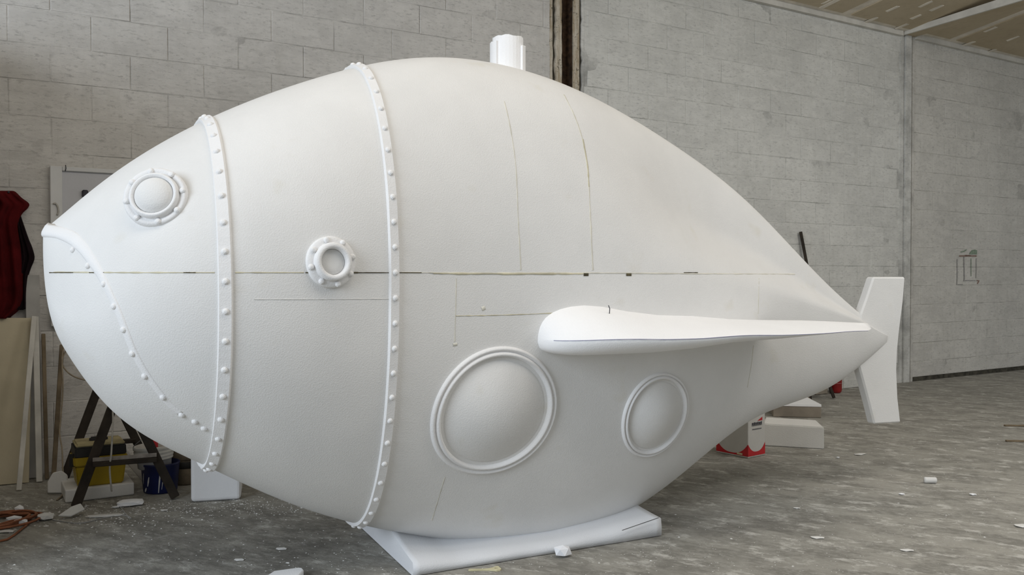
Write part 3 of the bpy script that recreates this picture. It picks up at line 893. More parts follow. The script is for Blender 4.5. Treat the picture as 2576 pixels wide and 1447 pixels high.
# framed white board on the wall
ta, za = .30, 2.125
WB = empty('framed_board', wl(ta, 0, 1.0)); tag(WB, 'white framed board on the block wall behind the fish head', 'board')
def wallbox(name, t0, t1, d0, d1, z0, z1, m, root, bevel=.004):
    bm_ = bmesh.new()
    M = Matrix.Translation(wl((t0 + t1) / 2, (d0 + d1) / 2, (z0 + z1) / 2)) @ Matrix.Rotation(WANG, 4, 'Z')
    bm_box(bm_, (t1 - t0, d1 - d0, z1 - z0), M, bevel)
    o = frombm(name, bm_, m); return local(o, root) if root else o
wallbox('frame_stile', ta, ta + .075, .005, .05, 1.02, za, FRAMEW, WB)
wallbox('frame_stile', ta + 1.2, ta + 1.275, .005, .05, 1.02, za, FRAMEW, WB)
wallbox('frame_rail', ta + .076, ta + 1.199, .006, .045, za - .030, za, FRAMEW, WB)
wallbox('frame_rail', ta + .076, ta + 1.199, .006, .045, 1.02, 1.05, FRAMEW, WB)
wallbox('panel', ta + .07, ta + 1.2, .008, .028, 1.04, za - .02, BOARDW, WB)
hk = on_wall(214, 487, .04); local(box('dark_clip', (.04, .03, .05), hk, INKDARK, None, (0, 0, WANG), .008), WB)
rp = [on_wall(x, y, .056) for x, y in ((134, 513), (140, 512), (145, 520), (147, 532), (144, 541))]
local(tube('cord_loop', spline(rp, 16), .006, ROPE, None, 6), WB)
rp = [on_wall(x, y, .052) for x, y in ((165, 415), (166, 424), (164, 431))]
local(tube('nail', rp, .003, INKDARK, None, 5), WB)

# leaning boards
def lean(name, px_b, dist_b, px_t, dist_t, w, th, m, label, cat='board', grp=None):
    """board from its foot (distance from the wall) to its top edge"""
    a = on_wall(px_b[0], px_b[1], dist_b); a.z = max(a.z, 0.004); b = on_wall(px_t[0], px_t[1], dist_t)
    d = b - a
    bm_ = bmesh.new()
    x = WE - d.normalized() * WE.dot(d.normalized()); x.normalize(); z = d.normalized(); y = z.cross(x)
    M = Matrix.Translation((a + b) / 2) @ Matrix((x, y, z)).transposed().to_4x4()
    bm_box(bm_, (w, th, d.length), M, .003)
    o = frombm(name, bm_, m); tag(o, label, cat, grp); return o
def on_floor_wall(px, d):                               # floor point at distance d from the wall seen in column px
    r = ray(px, 1200); n = WM; t = ((W0 + WM * d) - CAM).dot(Vector((n.x, n.y, 0))) / (r.x * n.x + r.y * n.y)
    p = CAM + r * t; return Vector((p.x, p.y, 0))
def lean2(name, bx, bd, tx, ty, td, w, th, m, label, cat='board'):
    a = on_floor_wall(bx, bd); b = on_wall(tx, ty, td); d = (b - a).normalized()
    a = a + Vector((0, 0, .006))
    x = (WE - d * WE.dot(d)).normalized(); y = d.cross(x)
    bm_ = bmesh.new(); bm_box(bm_, (w, th, (b - a).length), Matrix.Translation((a + b) / 2) @ Matrix((x, y, d)).transposed().to_4x4(), .002)
    o = frombm(name, bm_, m); tag(o, label, cat); return o
lean2('cream_panel', -2, .24, 8, 800, .07, .34, .018, CREAM, 'wide cream board leaning on the wall below the red jacket', 'board')
lean2('grey_plank', 90, .13, 81, 692, .022, .085, .02, GREYWOOD, 'grey plank leaning on the wall right of the cream board', 'plank')
lean2('brown_batten', 118, .22, 109, 840, .06, .024, .024, BROWNWOOD, 'thin brown batten leaning beside the pale lath', 'batten')
lean2('pale_lath', 47, .47, 86, 796, .135, .030, .014, LATH, 'long pale lath leaning in front of the cream board', 'lath')
lean2('tall_pale_lath', 99, .28, 89, 797, .10, .036, .014, LATH, 'pale lath standing straight right of the slanted one', 'lath')
lean2('brown_pole', 134, .30, 156, 868, .06, .028, .028, BROWNWOOD, 'dark brown pole leaning behind the yellow toolbox', 'pole')

# cords hanging behind the toolbox
def cord(name, pts, r, m, label):
    o = tube(name, spline(pts, 60), r, m, None, 6); tag(o, label, 'cord'); return o
P_ = lambda x, y, d: on_wall(x, y, d)
cord('looped_cord', [P_(163, 868, .14), P_(157, 890, .16), P_(156, 915, .18), P_(157, 940, .20), P_(158, 980, .22), P_(153, 1050, .28), P_(150, 1090, .34), P_(156, 1130, .42), P_(158, 1180, .50), P_(161, 1222, .56), Vector((*on_floor(157, 1250).xy, .012)), Vector((*on_floor(143, 1261).xy, .006))], .0055, TWINE, 'tan cord hanging in a line down beside the yellow toolbox')
cord('hanging_loop', [P_(170, 875, .12), P_(158, 900, .13), P_(158, 920, .14), P_(172, 938, .14), P_(192, 950, .13), P_(222, 957, .12), P_(250, 952, .10)], .005, TWINE, 'thin tan cord curving away behind the fish head')

# dark sawhorse standing square to the wall
def apexp(px, py, Y): d = ray(px, py); return CAM + d * (Y / d.y)
A1 = apexp(303, 969, 5.36); A2 = A1 - WM * .72
HT = A1.z
SH = empty('sawhorse', Vector((A1.x, A1.y, 0)), 0); tag(SH, 'dark wooden sawhorse in front of the yellow toolbox', 'sawhorse')
def addp(o): return local(o, SH)
f1 = on_floor(190, 1281); f2 = on_floor(441, 1256)
for apex, la, lb in ((A1, f1, f2), (A2, f1 - WM * .72, f2 - WM * .72)):
    for ft in (la, lb):
        a = Vector((ft.x, ft.y, .012)); addp(bar('leg', a, apex + (apex - a).normalized() * .02, .052, .034, DARKWOOD, None, WM))
    d1 = Vector((la.x, la.y, 0)); d2 = Vector((lb.x, lb.y, 0))
    q1 = d1.lerp(Vector((apex.x, apex.y, HT)), .36); q2 = d2.lerp(Vector((apex.x, apex.y, HT)), .36)
    addp(bar('crossbar', q1 + WM * .03, q2 + WM * .03, .050, .026, DARKWOOD, None, (0, 0, 1)))
    if apex is A1: addp(bar('dust_layer', q1 + WM * .03 + Vector((0, 0, .027)), q2 + WM * .03 + Vector((0, 0, .027)), .004, .024, DUSTEDGE, None, (0, 0, 1), bevel=.001))
addp(bar('beam', A1 + WM * .06 + Vector((0, 0, .02)), A2 - WM * .06 + Vector((0, 0, .02)), .06, .06, DARKWOOD))
rope_top = A1 + Vector((-.055, -.03, .05))
cord('hanging_rope', [A1 + Vector((-.04, -.04, .05)), apexp(284, 1040, 5.30), apexp(283, 1080, 5.27), apexp(280, 1140, 5.25), apexp(276, 1180, 5.25), apexp(280, 1228, 5.27), apexp(281, 1236, 5.28)], .0055, ROPE, 'pale rope hanging straight down from the sawhorse')

# foam slab and yellow toolbox
s1 = on_floor(164, 1267); s2 = on_floor(338, 1246); ex = (s2 - s1).normalized(); ang = math.atan2(ex.y, ex.x)
ey = Vector((-ex.y, ex.x, 0)); Lb = (s2 - s1).length
SLAB = box('foam_slab', (Lb, .34, .078), s1 + ex * Lb / 2 + ey * .17 + Vector((0, 0, .041)), FOAM_GREY, None, (0, 0, ang), .008, 2); tag(SLAB, 'white foam slab lying under the yellow toolbox', 'foam slab')
tb = on_floor(166, 1237, .08)
t_c = s1 + ex * .20 + ey * .135 + Vector((0, 0, .081))
TBX = empty('toolbox', t_c, ang); tag(TBX, 'yellow plastic toolbox with black lid band on a foam slab', 'toolbox')
def taper_box(name, w0, d0, w1, d1, z0, z1, m, parent, bevel=.008):
    bm_ = bmesh.new()
    v = [bm_.verts.new(p) for p in ((-w0 / 2, -d0 / 2, z0), (w0 / 2, -d0 / 2, z0), (w0 / 2, d0 / 2, z0), (-w0 / 2, d0 / 2, z0), (-w1 / 2, -d1 / 2, z1), (w1 / 2, -d1 / 2, z1), (w1 / 2, d1 / 2, z1), (-w1 / 2, d1 / 2, z1))]
    for q in ((3, 2, 1, 0), (4, 5, 6, 7), (0, 1, 5, 4), (1, 2, 6, 5), (2, 3, 7, 6), (3, 0, 4, 7)): bm_.faces.new([v[i] for i in q])
    bmesh.ops.bevel(bm_, geom=list(bm_.edges), offset=bevel, segments=2, affect='EDGES')
    return frombm(name, bm_, m, parent)
taper_box('tub', .255, .215, .285, .25, 0, .13, YELLOW, TBX)
taper_box('rim', .300, .262, .305, .265, .128, .182, YELLOW, TBX)
taper_box('lid_band', .292, .255, .286, .248, .180, .245, BLACKP, TBX)
taper_box('lid_top', .284, .246, .270, .232, .244, .262, LIDTOP, TBX)
taper_box('handle', .11, .045, .10, .03, .258, .285, BLACKP, TBX)
taper_box('latch', .035, .014, .03, .012, .12, .20, BLACKP, TBX, .003).location = (-.155, -.06, 0)
scrap_sheet = prism('foam_offcut', [(-.055, 0), (.035, -.006), (.06, .05), (.055, .105), (.02, .135), (-.03, .125), (-.058, .07)], Matrix.Identity(4), .02, FOAM_GREY, None, .006)
pp = on_floor(138, 1246); scrap_sheet.location = (pp.x, pp.y + .03, .008); scrap_sheet.rotation_euler = (math.radians(78), 0, .25)
tag(scrap_sheet, 'rounded white foam offcut standing left of the yellow toolbox', 'foam offcut')
wl_ = bar('pale_offcut', apexp(372, 1215, 5.86) + Vector((0, 0, .012)), apexp(284, 1108, 5.93), .055, .014, GREYWOOD, None, WM)
tag(wl_, 'short pale wood offcut propped behind the sawhorse crossbar', 'offcut')

# buckets, spray can and tub behind the sawhorse
bk = on_floor(386, 1246); bk = bk + Vector((0, .11, 0)); bk.z = .001
B1 = empty('blue_bucket', bk); tag(B1, 'dark blue plastic bucket splashed with white paint', 'bucket')
lathe('shell', [(.098, 0), (.102, .008), (.115, .17), (.118, .175), (.118, .185), (.108, .185), (.098, .03), (.02, .025)], BLUEP, B1, 36)
for a, z0, z1, w in ((-1.95, .05, .11, .011), (-1.30, .01, .16, .009), (-1.12, .03, .14, .005), (-2.35, .06, .13, .007), (-2.2, .012, .04, .016)):
    vs = []; fs = []
    for i in range(7):
        z = z0 + (z1 - z0) * i / 6; r = .1022 + (.115 - .102) * (z / .17) + .0012; ww = w * (1 - .5 * abs(i / 3 - 1)) / .11
        for da in (-.5, .5): vs.append(((r) * math.cos(a + da * ww + .02 * i), (r) * math.sin(a + da * ww + .02 * i), z))
    for i in range(6): fs.append((i * 2, i * 2 + 1, i * 2 + 3, i * 2 + 2))
    mesh('paint_drip', vs, fs, WHITEP, B1)
B2 = empty('white_bucket', bk + Vector((-.035, .0, .150)), 0); B2.rotation_euler = (0, math.radians(-3), 0)
tag(B2, 'ribbed white bucket nested in the blue bucket', 'bucket')
lathe('shell', [(.094, .0), (.100, .006), (.103, .05), (.103, .054)], GREYP, B2, 36)
lathe('ribbed_collar', [(.104, .052), (.112, .056), (.114, .064), (.110, .070), (.116, .076), (.117, .086), (.112, .092), (.119, .098), (.120, .110), (.115, .116), (.122, .122), (.123, .140), (.116, .143), (.108, .142), (.098, .06), (.01, .055)], WHITEP, B2, 36)
hnd = [B2.location + Vector((-.122, 0, .13)), B2.location + Vector((-.10, -.06, .15)), B2.location + Vector((-.04, -.10, .19)), B2.location + Vector((.0, -.09, .21))]
ho = tube('handle', spline([h - B2.location for h in hnd], 20), .0025, GREYP, B2, 6)
SPR = empty('spray_can', B2.location + Vector((-.012, .0, .060))); tag(SPR, 'red and white spray can standing in the white bucket', 'spray can')
lathe('can', [(.030, 0), (.032, .004), (.032, .130), (.026, .142), (.02, .146)], REDP, SPR, 24)
vs = []; fs = []
for i in range(7):
    a = -2.65 + .10 * i
    for z in (.004, .129): vs.append((.0326 * math.cos(a), .0326 * math.sin(a), z))
for i in range(6): fs.append((i * 2, i * 2 + 2, i * 2 + 3, i * 2 + 1))
mesh('white_stripe', vs, fs, WHITEP, SPR)
lathe('cap', [(.024, .146), (.024, .180), (.02, .185)], WHITEP, SPR, 24)
tbp = on_floor(448, 1238); TUB = empty('round_tub', Vector((tbp.x - .05, tbp.y + .28, .002))); tag(TUB, 'worn brown round tub with a pale lid behind the sawhorse leg', 'tub')
lathe('shell', [(.115, 0), (.12, .01), (.13, .10), (.13, .16)], TUBMAT, TUB, 36)
lathe('middle_band', [(.132, .11), (.134, .115), (.134, .15), (.13, .155)], BLACKP, TUB, 36)
lathe('upper_shell', [(.130, .16), (.138, .17), (.140, .235), (.135, .24)], TUBMAT, TUB, 36)
lathe('lid', [(.142, .238), (.146, .245), (.144, .285), (.13, .292), (.02, .294)], GREYP, TUB, 36)
# foam support block behind the bow
g1 = on_floor(480, 1266); g2 = on_floor(606, 1258); gx = (g2 - g1).normalized(); ga = math.atan2(gx.y, gx.x); gl = (g2 - g1).length
gy = Vector((-gx.y, gx.x, 0))
SB_ = box('foam_block', (gl, .26, .34), g1 + gx * gl / 2 + gy * .13 + Vector((0, 0, .172)), FOAM, None, (0, 0, ga), .022, 3); tag(SB_, 'upright white foam block standing below the fish chin', 'foam block')

# coil of cable
cc = on_floor(14, 1318); rnd = random.Random(5)
pth = []
for i in range(170):
    a = i / 170 * 2 * math.pi * 7.5
    r = .125 + .03 * math.sin(i * .21) + .012 * math.sin(i * .83) - .00012 * i
    pth.append(Vector((cc.x + r * 1.08 * math.cos(a) + .01 * math.sin(i * .11), cc.y + r * 1.25 * math.sin(a), .008 + .026 * (i / 170) + .006 * math.sin(i * .47) ** 2)))
tail = on_floor(0, 1366)
pth = [Vector((tail.x - .25, tail.y - .1, .007)), Vector((tail.x, tail.y, .007)), Vector((*on_floor(48, 1340).xy, .008))] + pth
co = tube('cable_coil', spline(pth, 420), .0062, ORANGE, None, 6); tag(co, 'coil of brown orange cable on the floor at the left edge', 'cable')

# ================================================================== THINGS BEHIND THE TAIL
# tin
k0, k1, k2 = on_floor(1881.5, 1154), on_floor(1802, 1138), on_floor(1917, 1144)
ux = (k1 - k0); wL = ux.length; ux.normalize(); uy = Vector((ux.y, -ux.x, 0))
if uy.dot(k2 - k0) < 0: uy = -uy
wR = .205; HTN = .36
TIN = empty('solvent_tin', k0.copy()); tag(TIN, 'white rectangular tin with red scalloped bottom on the floor', 'tin')
def tinquad(name, o0, du, lu, z0, z1, m, off, poly=None):
    nrm = du.cross(Vector((0, 0, 1)))
    other = uy if abs(du.dot(ux)) > .9 else ux
    if nrm.dot(other) > 0: nrm = -nrm
    pts_ = poly or [(0, z0), (lu, z0), (lu, z1), (0, z1)]
    bm_ = bmesh.new()
    vs_ = [bm_.verts.new(o0 + du * a + Vector((0, 0, z)) + nrm * off) for a, z in pts_]
    fc = bm_.faces.new(vs_)
    r_ = bmesh.ops.extrude_face_region(bm_, geom=[fc]); bmesh.ops.translate(bm_, vec=-nrm * .0006, verts=[g for g in r_['geom'] if isinstance(g, bmesh.types.BMVert)])
    bmesh.ops.triangulate(bm_, faces=[f_ for f_ in bm_.faces if len(f_.verts) > 4])
    return local(frombm(name, bm_, m), TIN)
cen = k0 + ux * wL / 2 + uy * wR / 2; tang = math.atan2(ux.y, ux.x)
local(box('tin_body', (wL, wR, HTN - .02), cen + Vector((0, 0, HTN / 2)), TINWHITE, None, (0, 0, tang), .006, 2), TIN)
local(box('bottom_rim', (wL + .006, wR + .006, .012), cen + Vector((0, 0, .007)), TINEDGE, None, (0, 0, tang), .003), TIN)
local(box('top_rim', (wL + .006, wR + .006, .012), cen + Vector((0, 0, HTN - .008)), TINEDGE, None, (0, 0, tang), .003), TIN)
local(lathe('cap', [(.025, 0), (.025, .02), (.02, .022)], REDP, None, 20, cen + Vector((0, 0, HTN))), TIN)
def scallop(l, hi, lo, z0): return [(0, z0), (l, z0)] + [(l - l * i / 20, lo + (hi - lo) * abs(1 - i / 10) ** 2.6) for i in range(21)]
tinquad('red_scallop', k0, ux, wL, 0, 0, REDP, .0016, scallop(wL, .105, .024, .013))
tinquad('red_scallop', k0, uy, wR, 0, 0, REDP, .0016, scallop(wR, .105, .042, .013))
tinquad('yellow_mark', k0 + ux * .05, ux, .05, .018, .032, YTOOL, .0024)
for i in range(6):
    a0 = .045 + i * .0205
    tinquad('letter', k0 + uy * a0, uy, .0165, .238, .262, INKDARK, .0016, [(0, .236), (.0055, .236), (.0055, .246), (.0115, .246), (.0115, .236), (.0165, .236), (.0165, .262 + .004 * (i % 2)), (0, .262)])
tinquad('small_print', k0 + uy * .05, uy, .11, .208, .216, INKGREY, .0016)
tinquad('red_emblem', k0 + uy * .11, uy, .06, 0, 0, REDP, .0016, [(0, .272), (.06, .272), (.06, .298), (.045, .292)])

# white foam block on the floor
b1 = on_floor(1919, 1122); b2 = on_floor(2073, 1131); bx_ = (b2 - b1).normalized(); bl = (b2 - b1).length; by_ = Vector((-bx_.y, bx_.x, 0)); ba = math.atan2(bx_.y, bx_.x)
bm = bmesh.new()
D_, H_ = .17, .205
pl = [(0, 0), (bl, 0), (bl, H_ * .93), (0, H_ * .93)]
vv0 = [(0, 0, 0), (bl, 0, 0), (bl + .0, D_, 0), (0, D_, 0), (0, 0, H_ * .86), (bl, 0, H_ * .84), (bl - .06, D_, H_ * .98), (.015, D_, H_)]
vs = [bm.verts.new(p) for p in vv0]
for q in ((3, 2, 1, 0), (4, 5, 6, 7), (0, 1, 5, 4), (1, 2, 6, 5), (2, 3, 7, 6), (3, 0, 4, 7)): bm.faces.new([vs[i] for i in q])
bmesh.ops.bevel(bm, geom=list(bm.edges), offset=.006, segments=2, affect='EDGES')
fb = frombm('foam_block', bm, FOAM_GREY); fb.location = (b1.x, b1.y, .002); fb.rotation_euler = (0, 0, ba)
tag(fb, 'white foam block with sloped top lying beside the red and white tin', 'foam block')
# low box with a white board on top, further back
d1 = on_floor(1945, 1049); d2 = on_floor(2066, 1052); dx_ = (d2 - d1).normalized(); dl = (d2 - d1).length; dy_ = Vector((-dx_.y, dx_.x, 0)); da_ = math.atan2(dx_.y, dx_.x)
hb = .105
cb = box('low_box', (dl, .95, hb), d1 + dx_ * dl / 2 + dy_ * .475 + Vector((0, 0, hb / 2 + .002)), BROWNBOX, None, (0, 0, da_), .004); tag(cb, 'low grey brown box on the floor behind the tail', 'box')
wbm = bmesh.new()
vs = [wbm.verts.new(p) for p in ((0, -.004, 0), (dl, -.004, 0), (dl - .09, .93, 0), (0, .93, 0), (0, -.004, .022), (dl, -.004, .022), (dl - .09, .93, .022), (0, .93, .022))]
for q in ((3, 2, 1, 0), (4, 5, 6, 7), (0, 1, 5, 4), (1, 2, 6, 5), (2, 3, 7, 6), (3, 0, 4, 7)): wbm.faces.new([vs[i] for i in q])
wb = frombm('white_board', wbm, FOAM); wb.location = d1 + Vector((0, 0, hb + .003)); wb.rotation_euler = (0, 0, da_); tag(wb, 'white foam board lying on the low box behind the tail', 'board')
ob = box('foam_offcut', (.16, .10, .018), d1 + dx_ * (dl - .27) + dy_ * .36 + Vector((0, 0, hb + .0345)), FOAM_GREY, None, (0, 0, da_), .004); tag(ob, 'thin foam offcut lying on the white board', 'foam offcut')
# fire extinguisher
fe = on_floor(2107, 990); FE = empty('fire_extinguisher', Vector((fe.x, fe.y + .05, .0))); tag(FE, 'red fire extinguisher standing by the wall behind the tail', 'fire extinguisher')
lathe('cylinder', [(.045, .002), (.058, .012), (.066, .04), (.067, .36), (.055, .41), (.028, .435), (.02, .45)], REDDARK, FE, 32)
lathe('valve', [(.02, .45), (.026, .455), (.026, .48), (.016, .49)], BLACKP, FE, 20)
box('lever', (.10, .022, .012), (.03, 0, .505), BLACKP, FE, (0, -.2, 0), .003)
tube('hose', spline([(.02, -.02, .47), (.085, -.03, .45), (.10, -.03, .33), (.085, -.02, .2)], 20), .011, BLACKP, FE, 8)
for z, h_ in ((.115, .006), (.165, .035)):
    vs = []; fs = []
    for i in range(9):
        a = -2.2 + .17 * i
        for zz in (z, z + h_): vs.append((.0685 * math.cos(a), .0685 * math.sin(a), zz))
    for i in range(8): fs.append((i * 2, i * 2 + 2, i * 2 + 3, i * 2 + 1))
    mesh('label_print', vs, fs, plain('label_pink', (.42, .16, .15), .6), FE)
# dark stool next to it
so = on_floor(2106, 1010); sc_ = Vector((so.x - .22, so.y + .22, 0)); ST = empty('dark_stool', sc_, WANG); tag(ST, 'dark stool with splayed legs beside the fire extinguisher', 'stool')
box('seat', (.30, .24, .05), (0, 0, .34), DARKWOOD, ST)
for sx in (-1, 1):
    for sy in (-1, 1): bar('leg', (sx * .20, sy * .16, .012), (sx * .11, sy * .09, .33), .04, .03, DARKWOOD, ST)
box('stretcher', (.30, .025, .05), (0, -.125, .17), DARKWOOD, ST); box('stretcher', (.30, .025, .05), (0, .125, .17), DARKWOOD, ST)
# low brown crate
kc = on_floor(2066, 996); cr_ = box('brown_crate', (.20, .16, .16), (kc.x, kc.y + .16, .083), BROWNBOX, None, (0, 0, WANG), .006); tag(cr_, 'small grey brown crate left of the dark stool', 'crate')
# dark bar leaning on the wall
bt_ = on_wall(2014, 583, .03); bfx = on_floor_wall(2090, .22)
lb_ = bar('leaning_bar', bfx + Vector((0, 0, .006)), bt_, .046, .012, DARKWOOD, None, WM); tag(lb_, 'dark flat bar leaning on the wall above the fish tail', 'bar')

PENCIL = plain('grey_pencil', (.34, .33, .32), .9, var=.3, scale=60)
# crayon doodle on the right wall
DD = empty('wall_drawing', on_wall(2433, 670, .004)); tag(DD, 'small pencil and green crayon drawing on the right wall', 'drawing')
def stroke(px, wpx, m, name='line'):
    v = []; f = []
    for i, (x, y) in enumerate(px):
        a = px[max(0, i - 1)]; b = px[min(len(px) - 1, i + 1)]; tx, ty = b[0] - a[0], b[1] - a[1]; l_ = math.hypot(tx, ty) or 1
        nx, ny = -ty / l_ * wpx / 2, tx / l_ * wpx / 2
        v += [on_wall(x + nx, y + ny, .0055), on_wall(x - nx, y - ny, .0055)]
    for i in range(len(px) - 1): f.append((i * 2, i * 2 + 1, i * 2 + 3, i * 2 + 2))
    return local(mesh(name, v, f, m), DD)
stroke([(2413, 644), (2457, 644)], 3.2, INKBROWN)
stroke([(2427, 643), (2442, 644)], 3.6, INKBROWN)
stroke([(2425, 646), (2426, 700), (2425, 708)], 2.6, PENCIL)
stroke([(2408, 652), (2408, 700), (2407, 717)], 2.0, PENCIL)
stroke([(2443, 650), (2443, 695)], 1.6, INKGREEN)
stroke([(2456, 650), (2456, 680), (2455, 700)], 1.6, PENCIL)
stroke([(2428, 706), (2454, 706)], 1.8, PENCIL)
stroke([(2409, 716), (2422, 716)], 1.6, PENCIL)
stroke([(2457, 706), (2463, 706), (2459, 714)], 3.0, INKBROWN)
stroke([(2417, 634), (2424, 633), (2432, 628)], 2.6, INKGREEN)
blob_ = [(2438, 640), (2441, 634), (2446, 629), (2453, 628), (2458, 630), (2458, 640)]
local(mesh('green_patch', [on_wall(x, y, .0055) for x, y in blob_], [tuple(range(6))], INKGREEN), DD)

# ================================================================== SCRAPS AND DUST ON THE FLOOR
def chunk(name, px, size, label, m=FOAM, seed=0, rz=0.0, cat='foam scrap', h=None, group=None, sub=1, tilt=0.0):
    rnd_ = random.Random(seed); bm_ = bmesh.new()
    bmesh.ops.create_icosphere(bm_, subdivisions=sub, radius=.5)
    for v in bm_.verts:
        q = v.co; k_ = max(abs(q.x), abs(q.y), abs(q.z)); q2 = q / k_ * .5 if k_ else q
        v.co = q.lerp(q2, .6) * rnd_.uniform(.86, 1.1)
    bmesh.ops.transform(bm_, matrix=Matrix.Rotation(tilt, 4, 'X') @ Matrix.Diagonal((size[0], size[1], size[2], 1)), verts=bm_.verts)
    mn = min(v.co.z for v in bm_.verts)
    for v in bm_.verts: v.co.z -= mn
    o = frombm(name, bm_, m); p = on_floor(*px); o.location = (p.x, p.y, .001); o.rotation_euler = (0, 0, rz)
    tag(o, label, cat, group); return o
chunk('foam_scrap', (326, 1273), (.15, .075, .035), 'flat oval white foam scrap in front of the blue bucket', seed=1, rz=.35, sub=2)
chunk('foam_scrap', (290, 1279), (.04, .02, .012), 'tiny foam sliver left of the oval scrap', seed=2, rz=.5)
chunk('foam_scrap', (114, 1309), (.085, .07, .045), 'angular foam chunk between the cable coil and the sawhorse foot', FOAM_GREY, seed=3, rz=.5)
o = prism('foam_sheet', [(-.075, -.03), (-.01, -.035), (.06, .01), (.035, .05), (-.01, .03)], Matrix.Identity(4), .012, FOAM_GREY, None, .003)
p = on_floor(184, 1302); o.location = (p.x, p.y, .035); o.rotation_euler = (.75, 0.1, .45); tag(o, 'broken foam sheet tilted up at the foot of the sawhorse', 'foam sheet')
chunk('foam_scrap', (262, 1300), (.19, .05, .010), 'long flat foam strip on the floor before the sawhorse', FOAM_GREY, seed=5, rz=.25, sub=2)
chunk('foam_scrap', (50, 1298), (.05, .045, .06), 'white foam lump lying inside the cable coil', seed=6)
chunk('foam_scrap', (36, 1316), (.09, .03, .045), 'pale foam strip lying across the cable coil', seed=7, rz=.4)
chunk('foam_scrap', (52, 1324), (.07, .03, .045), 'short foam strip on the near side of the cable coil', seed=8, rz=.5)
chunk('foam_scrap', (8, 1340), (.13, .05, .012), 'flat pale scrap under the front of the cable coil', FOAM_GREY, seed=9, rz=.1)
chunk('foam_scrap', (413, 1285), (.05, .035, .006), 'small pale flake on the floor before the foam block', FOAM_GREY, seed=10)
chunk('foam_scrap', (708, 1382), (.06, .035, .005), 'pale round flake on the dark floor below the belly', FOAM_GREY, seed=11)
chunk('foam_scrap', (602, 1410), (.05, .03, .006), 'pale flake near the bottom edge left of the base', FOAM_GREY, seed=12)
o = chunk('foam_scrap', (1416, 1401), (.082, .07, .062), 'blocky foam lump touching the front of the base', foam('scrap_foam', (.84, .85, .88)), seed=13, rz=.6)
o = prism('foam_sheet', [(-.09, -.09), (.055, -.09), (.062, .0), (.048, .028), (.030, .034), (-.07, -.012)], Matrix.Identity(4), .03, FOAM, None, .004)
p = on_floor(730, 1452); o.location = (p.x, p.y, .018); tag(o, 'corner of a white foam sheet at the bottom edge of the picture', 'foam sheet')
# cream plastic scraper with a hole
bm = bmesh.new()
outl = [(-.085, -.005), (-.075, -.010), (-.02, -.008), (.01, -.012), (.045, -.026), (.062, -.020), (.068, -.008), (.058, .030), (.050, .034), (.026, .012), (.005, .002), (-.03, .001), (-.078, .004)]
hole = [(.046 + .010 * math.cos(a * math.pi / 4), .002 + .008 * math.sin(a * math.pi / 4)) for a in range(8)]
ve = [bm.verts.new((x, y, 0)) for x, y in outl]; vh = [bm.verts.new((x, y, 0)) for x, y in hole]
ed = [bm.edges.new((ve[i], ve[(i + 1) % len(ve)])) for i in range(len(ve))] + [bm.edges.new((vh[i], vh[(i + 1) % 8])) for i in range(8)]
bmesh.ops.triangle_fill(bm, use_beauty=True, edges=ed)
r = bmesh.ops.extrude_face_region(bm, geom=list(bm.faces)); bmesh.ops.translate(bm, vec=(0, 0, .007), verts=[g for g in r['geom'] if isinstance(g, bmesh.types.BMVert)])
o = frombm('plastic_scraper', bm, YTOOL); p = on_floor(1224, 1435); o.location = (p.x, p.y, .001); o.rotation_euler = (0, 0, .10); tag(o, 'cream plastic scraper with a hole lying in front of the base', 'scraper')
# right-hand floor
o = lathe('foam_plug', [(.018, -.038), (.02, -.03), (.02, .03), (.018, .038)], FOAM_GREY, None, 16); p = on_floor(2340, 1216); o.location = (p.x, p.y, .021); o.rotation_euler = (math.pi / 2, 0, math.radians(85)); tag(o, 'short white foam plug on the open floor right of the tail', 'foam scrap')
chunk('foam_scrap', (2164, 1144), (.115, .05, .008), 'flat pale sliver on the floor in front of the tail fin', FOAM_GREY, seed=21, rz=.5)
chunk('foam_scrap', (2108, 1154), (.022, .02, .014), 'tiny white crumb left of the pale sliver', seed=22)
chunk('foam_scrap', (2447, 1246), (.045, .03, .010), 'small white flake on the floor right of the foam plug', seed=23)
chunk('foam_scrap', (2268, 1245), (.035, .03, .010), 'white crumb left of and below the foam plug', seed=24)
chunk('foam_scrap', (2572, 1325), (.09, .06, .010), 'pale flake at the right edge of the picture', FOAM_GREY, seed=25)
chunk('foam_scrap', (2005, 1280), (.04, .03, .006), 'pale flake on the dark stain right of the base', FOAM_GREY, seed=26)
chunk('foam_scrap', (2056, 1354), (.07, .04, .006), 'flat beige flake at the lower right of the base', FOAM_GREY, seed=27)
chunk('foam_scrap', (2282, 1386), (.075, .035, .006), 'long pale flake low on the right-hand floor', FOAM_GREY, seed=28)
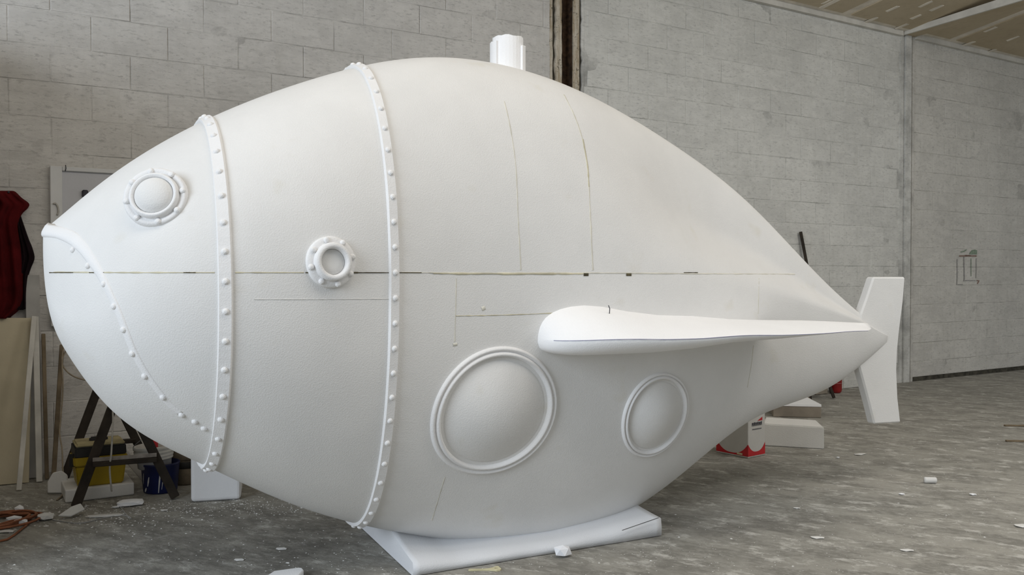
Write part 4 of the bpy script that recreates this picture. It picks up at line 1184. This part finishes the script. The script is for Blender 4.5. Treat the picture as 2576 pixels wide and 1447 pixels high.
for x, y, l_, a_, lab in ((2555, 1073, .20, -.05, 'brown wood stick at the right edge of the picture'), (2556, 1112, .16, -.1, 'thin dark stick near the right edge below the brown stick')):
    p = on_floor(x, y); st_ = box('wood_stick', (l_, .03, .012), (p.x, p.y, .008), BROWNWOOD, None, (0, 0, a_), .002); tag(st_, lab, 'stick')
cord('thin_cable', [Vector((*on_floor(x, y).xy, .004)) for x, y in ((132, 1310), (200, 1318), (262, 1305), (310, 1298), (330, 1306), (318, 1296), (302, 1276))], .0035, GREYWOOD, 'thin grey cable snaking over the floor before the sawhorse')

# loose crumbs of foam
rnd = random.Random(99); v = []; f = []
def flake(x, y, r):
    q = Vector((x, y, 0)) - W0; loc = FI @ Vector((x, y, 0))
    if q.dot(WE) < -.3 or q.dot(WM) < .02 or (-.72 < loc.x < .71 and abs(loc.y) < .43): return
    n0 = len(v); k_ = rnd.choice((4, 5, 6)); a0 = rnd.random() * 6.28; hgt = min(.006, r * .5)
    asp = rnd.uniform(.5, 1)
    for i in range(k_):
        a = a0 + 2 * math.pi * i / k_; rr = r * rnd.uniform(.6, 1.1)
        v.append((x + rr * math.cos(a), y + rr * asp * math.sin(a), .0008))
    v.append((x, y, hgt))
    for i in range(k_): f.append((n0 + i, n0 + (i + 1) % k_, n0 + k_))
zones = [((-1.75, 5.25), (.45, .10), 700, .009), ((-2.5, 5.05), (.5, .16), 600, .011), ((-1.9, 4.5), (.8, .5), 500, .007), ((-.75, 4.2), (.35, .3), 260, .008),
         ((.3, 4.15), (.9, .35), 300, .006), ((1.9, 5.2), (1.0, .7), 420, .006), ((2.6, 6.5), (1.2, 1.0), 260, .007), ((1.2, 4.4), (.8, .4), 300, .006), ((4, 8), (2, 1.5), 200, .01)]
for (x, y), (sx, sy), n_, r_ in zones:
    for i in range(n_):
        flake(rnd.gauss(x, sx), rnd.gauss(y, sy), r_ * .62 * rnd.uniform(.3, 1.25) * (2 if rnd.random() < .04 else 1))
crumbs = mesh('foam_crumbs', v, f, FOAM_GREY); tag(crumbs, 'loose white foam crumbs scattered over the concrete floor', 'foam crumbs', kind='stuff')
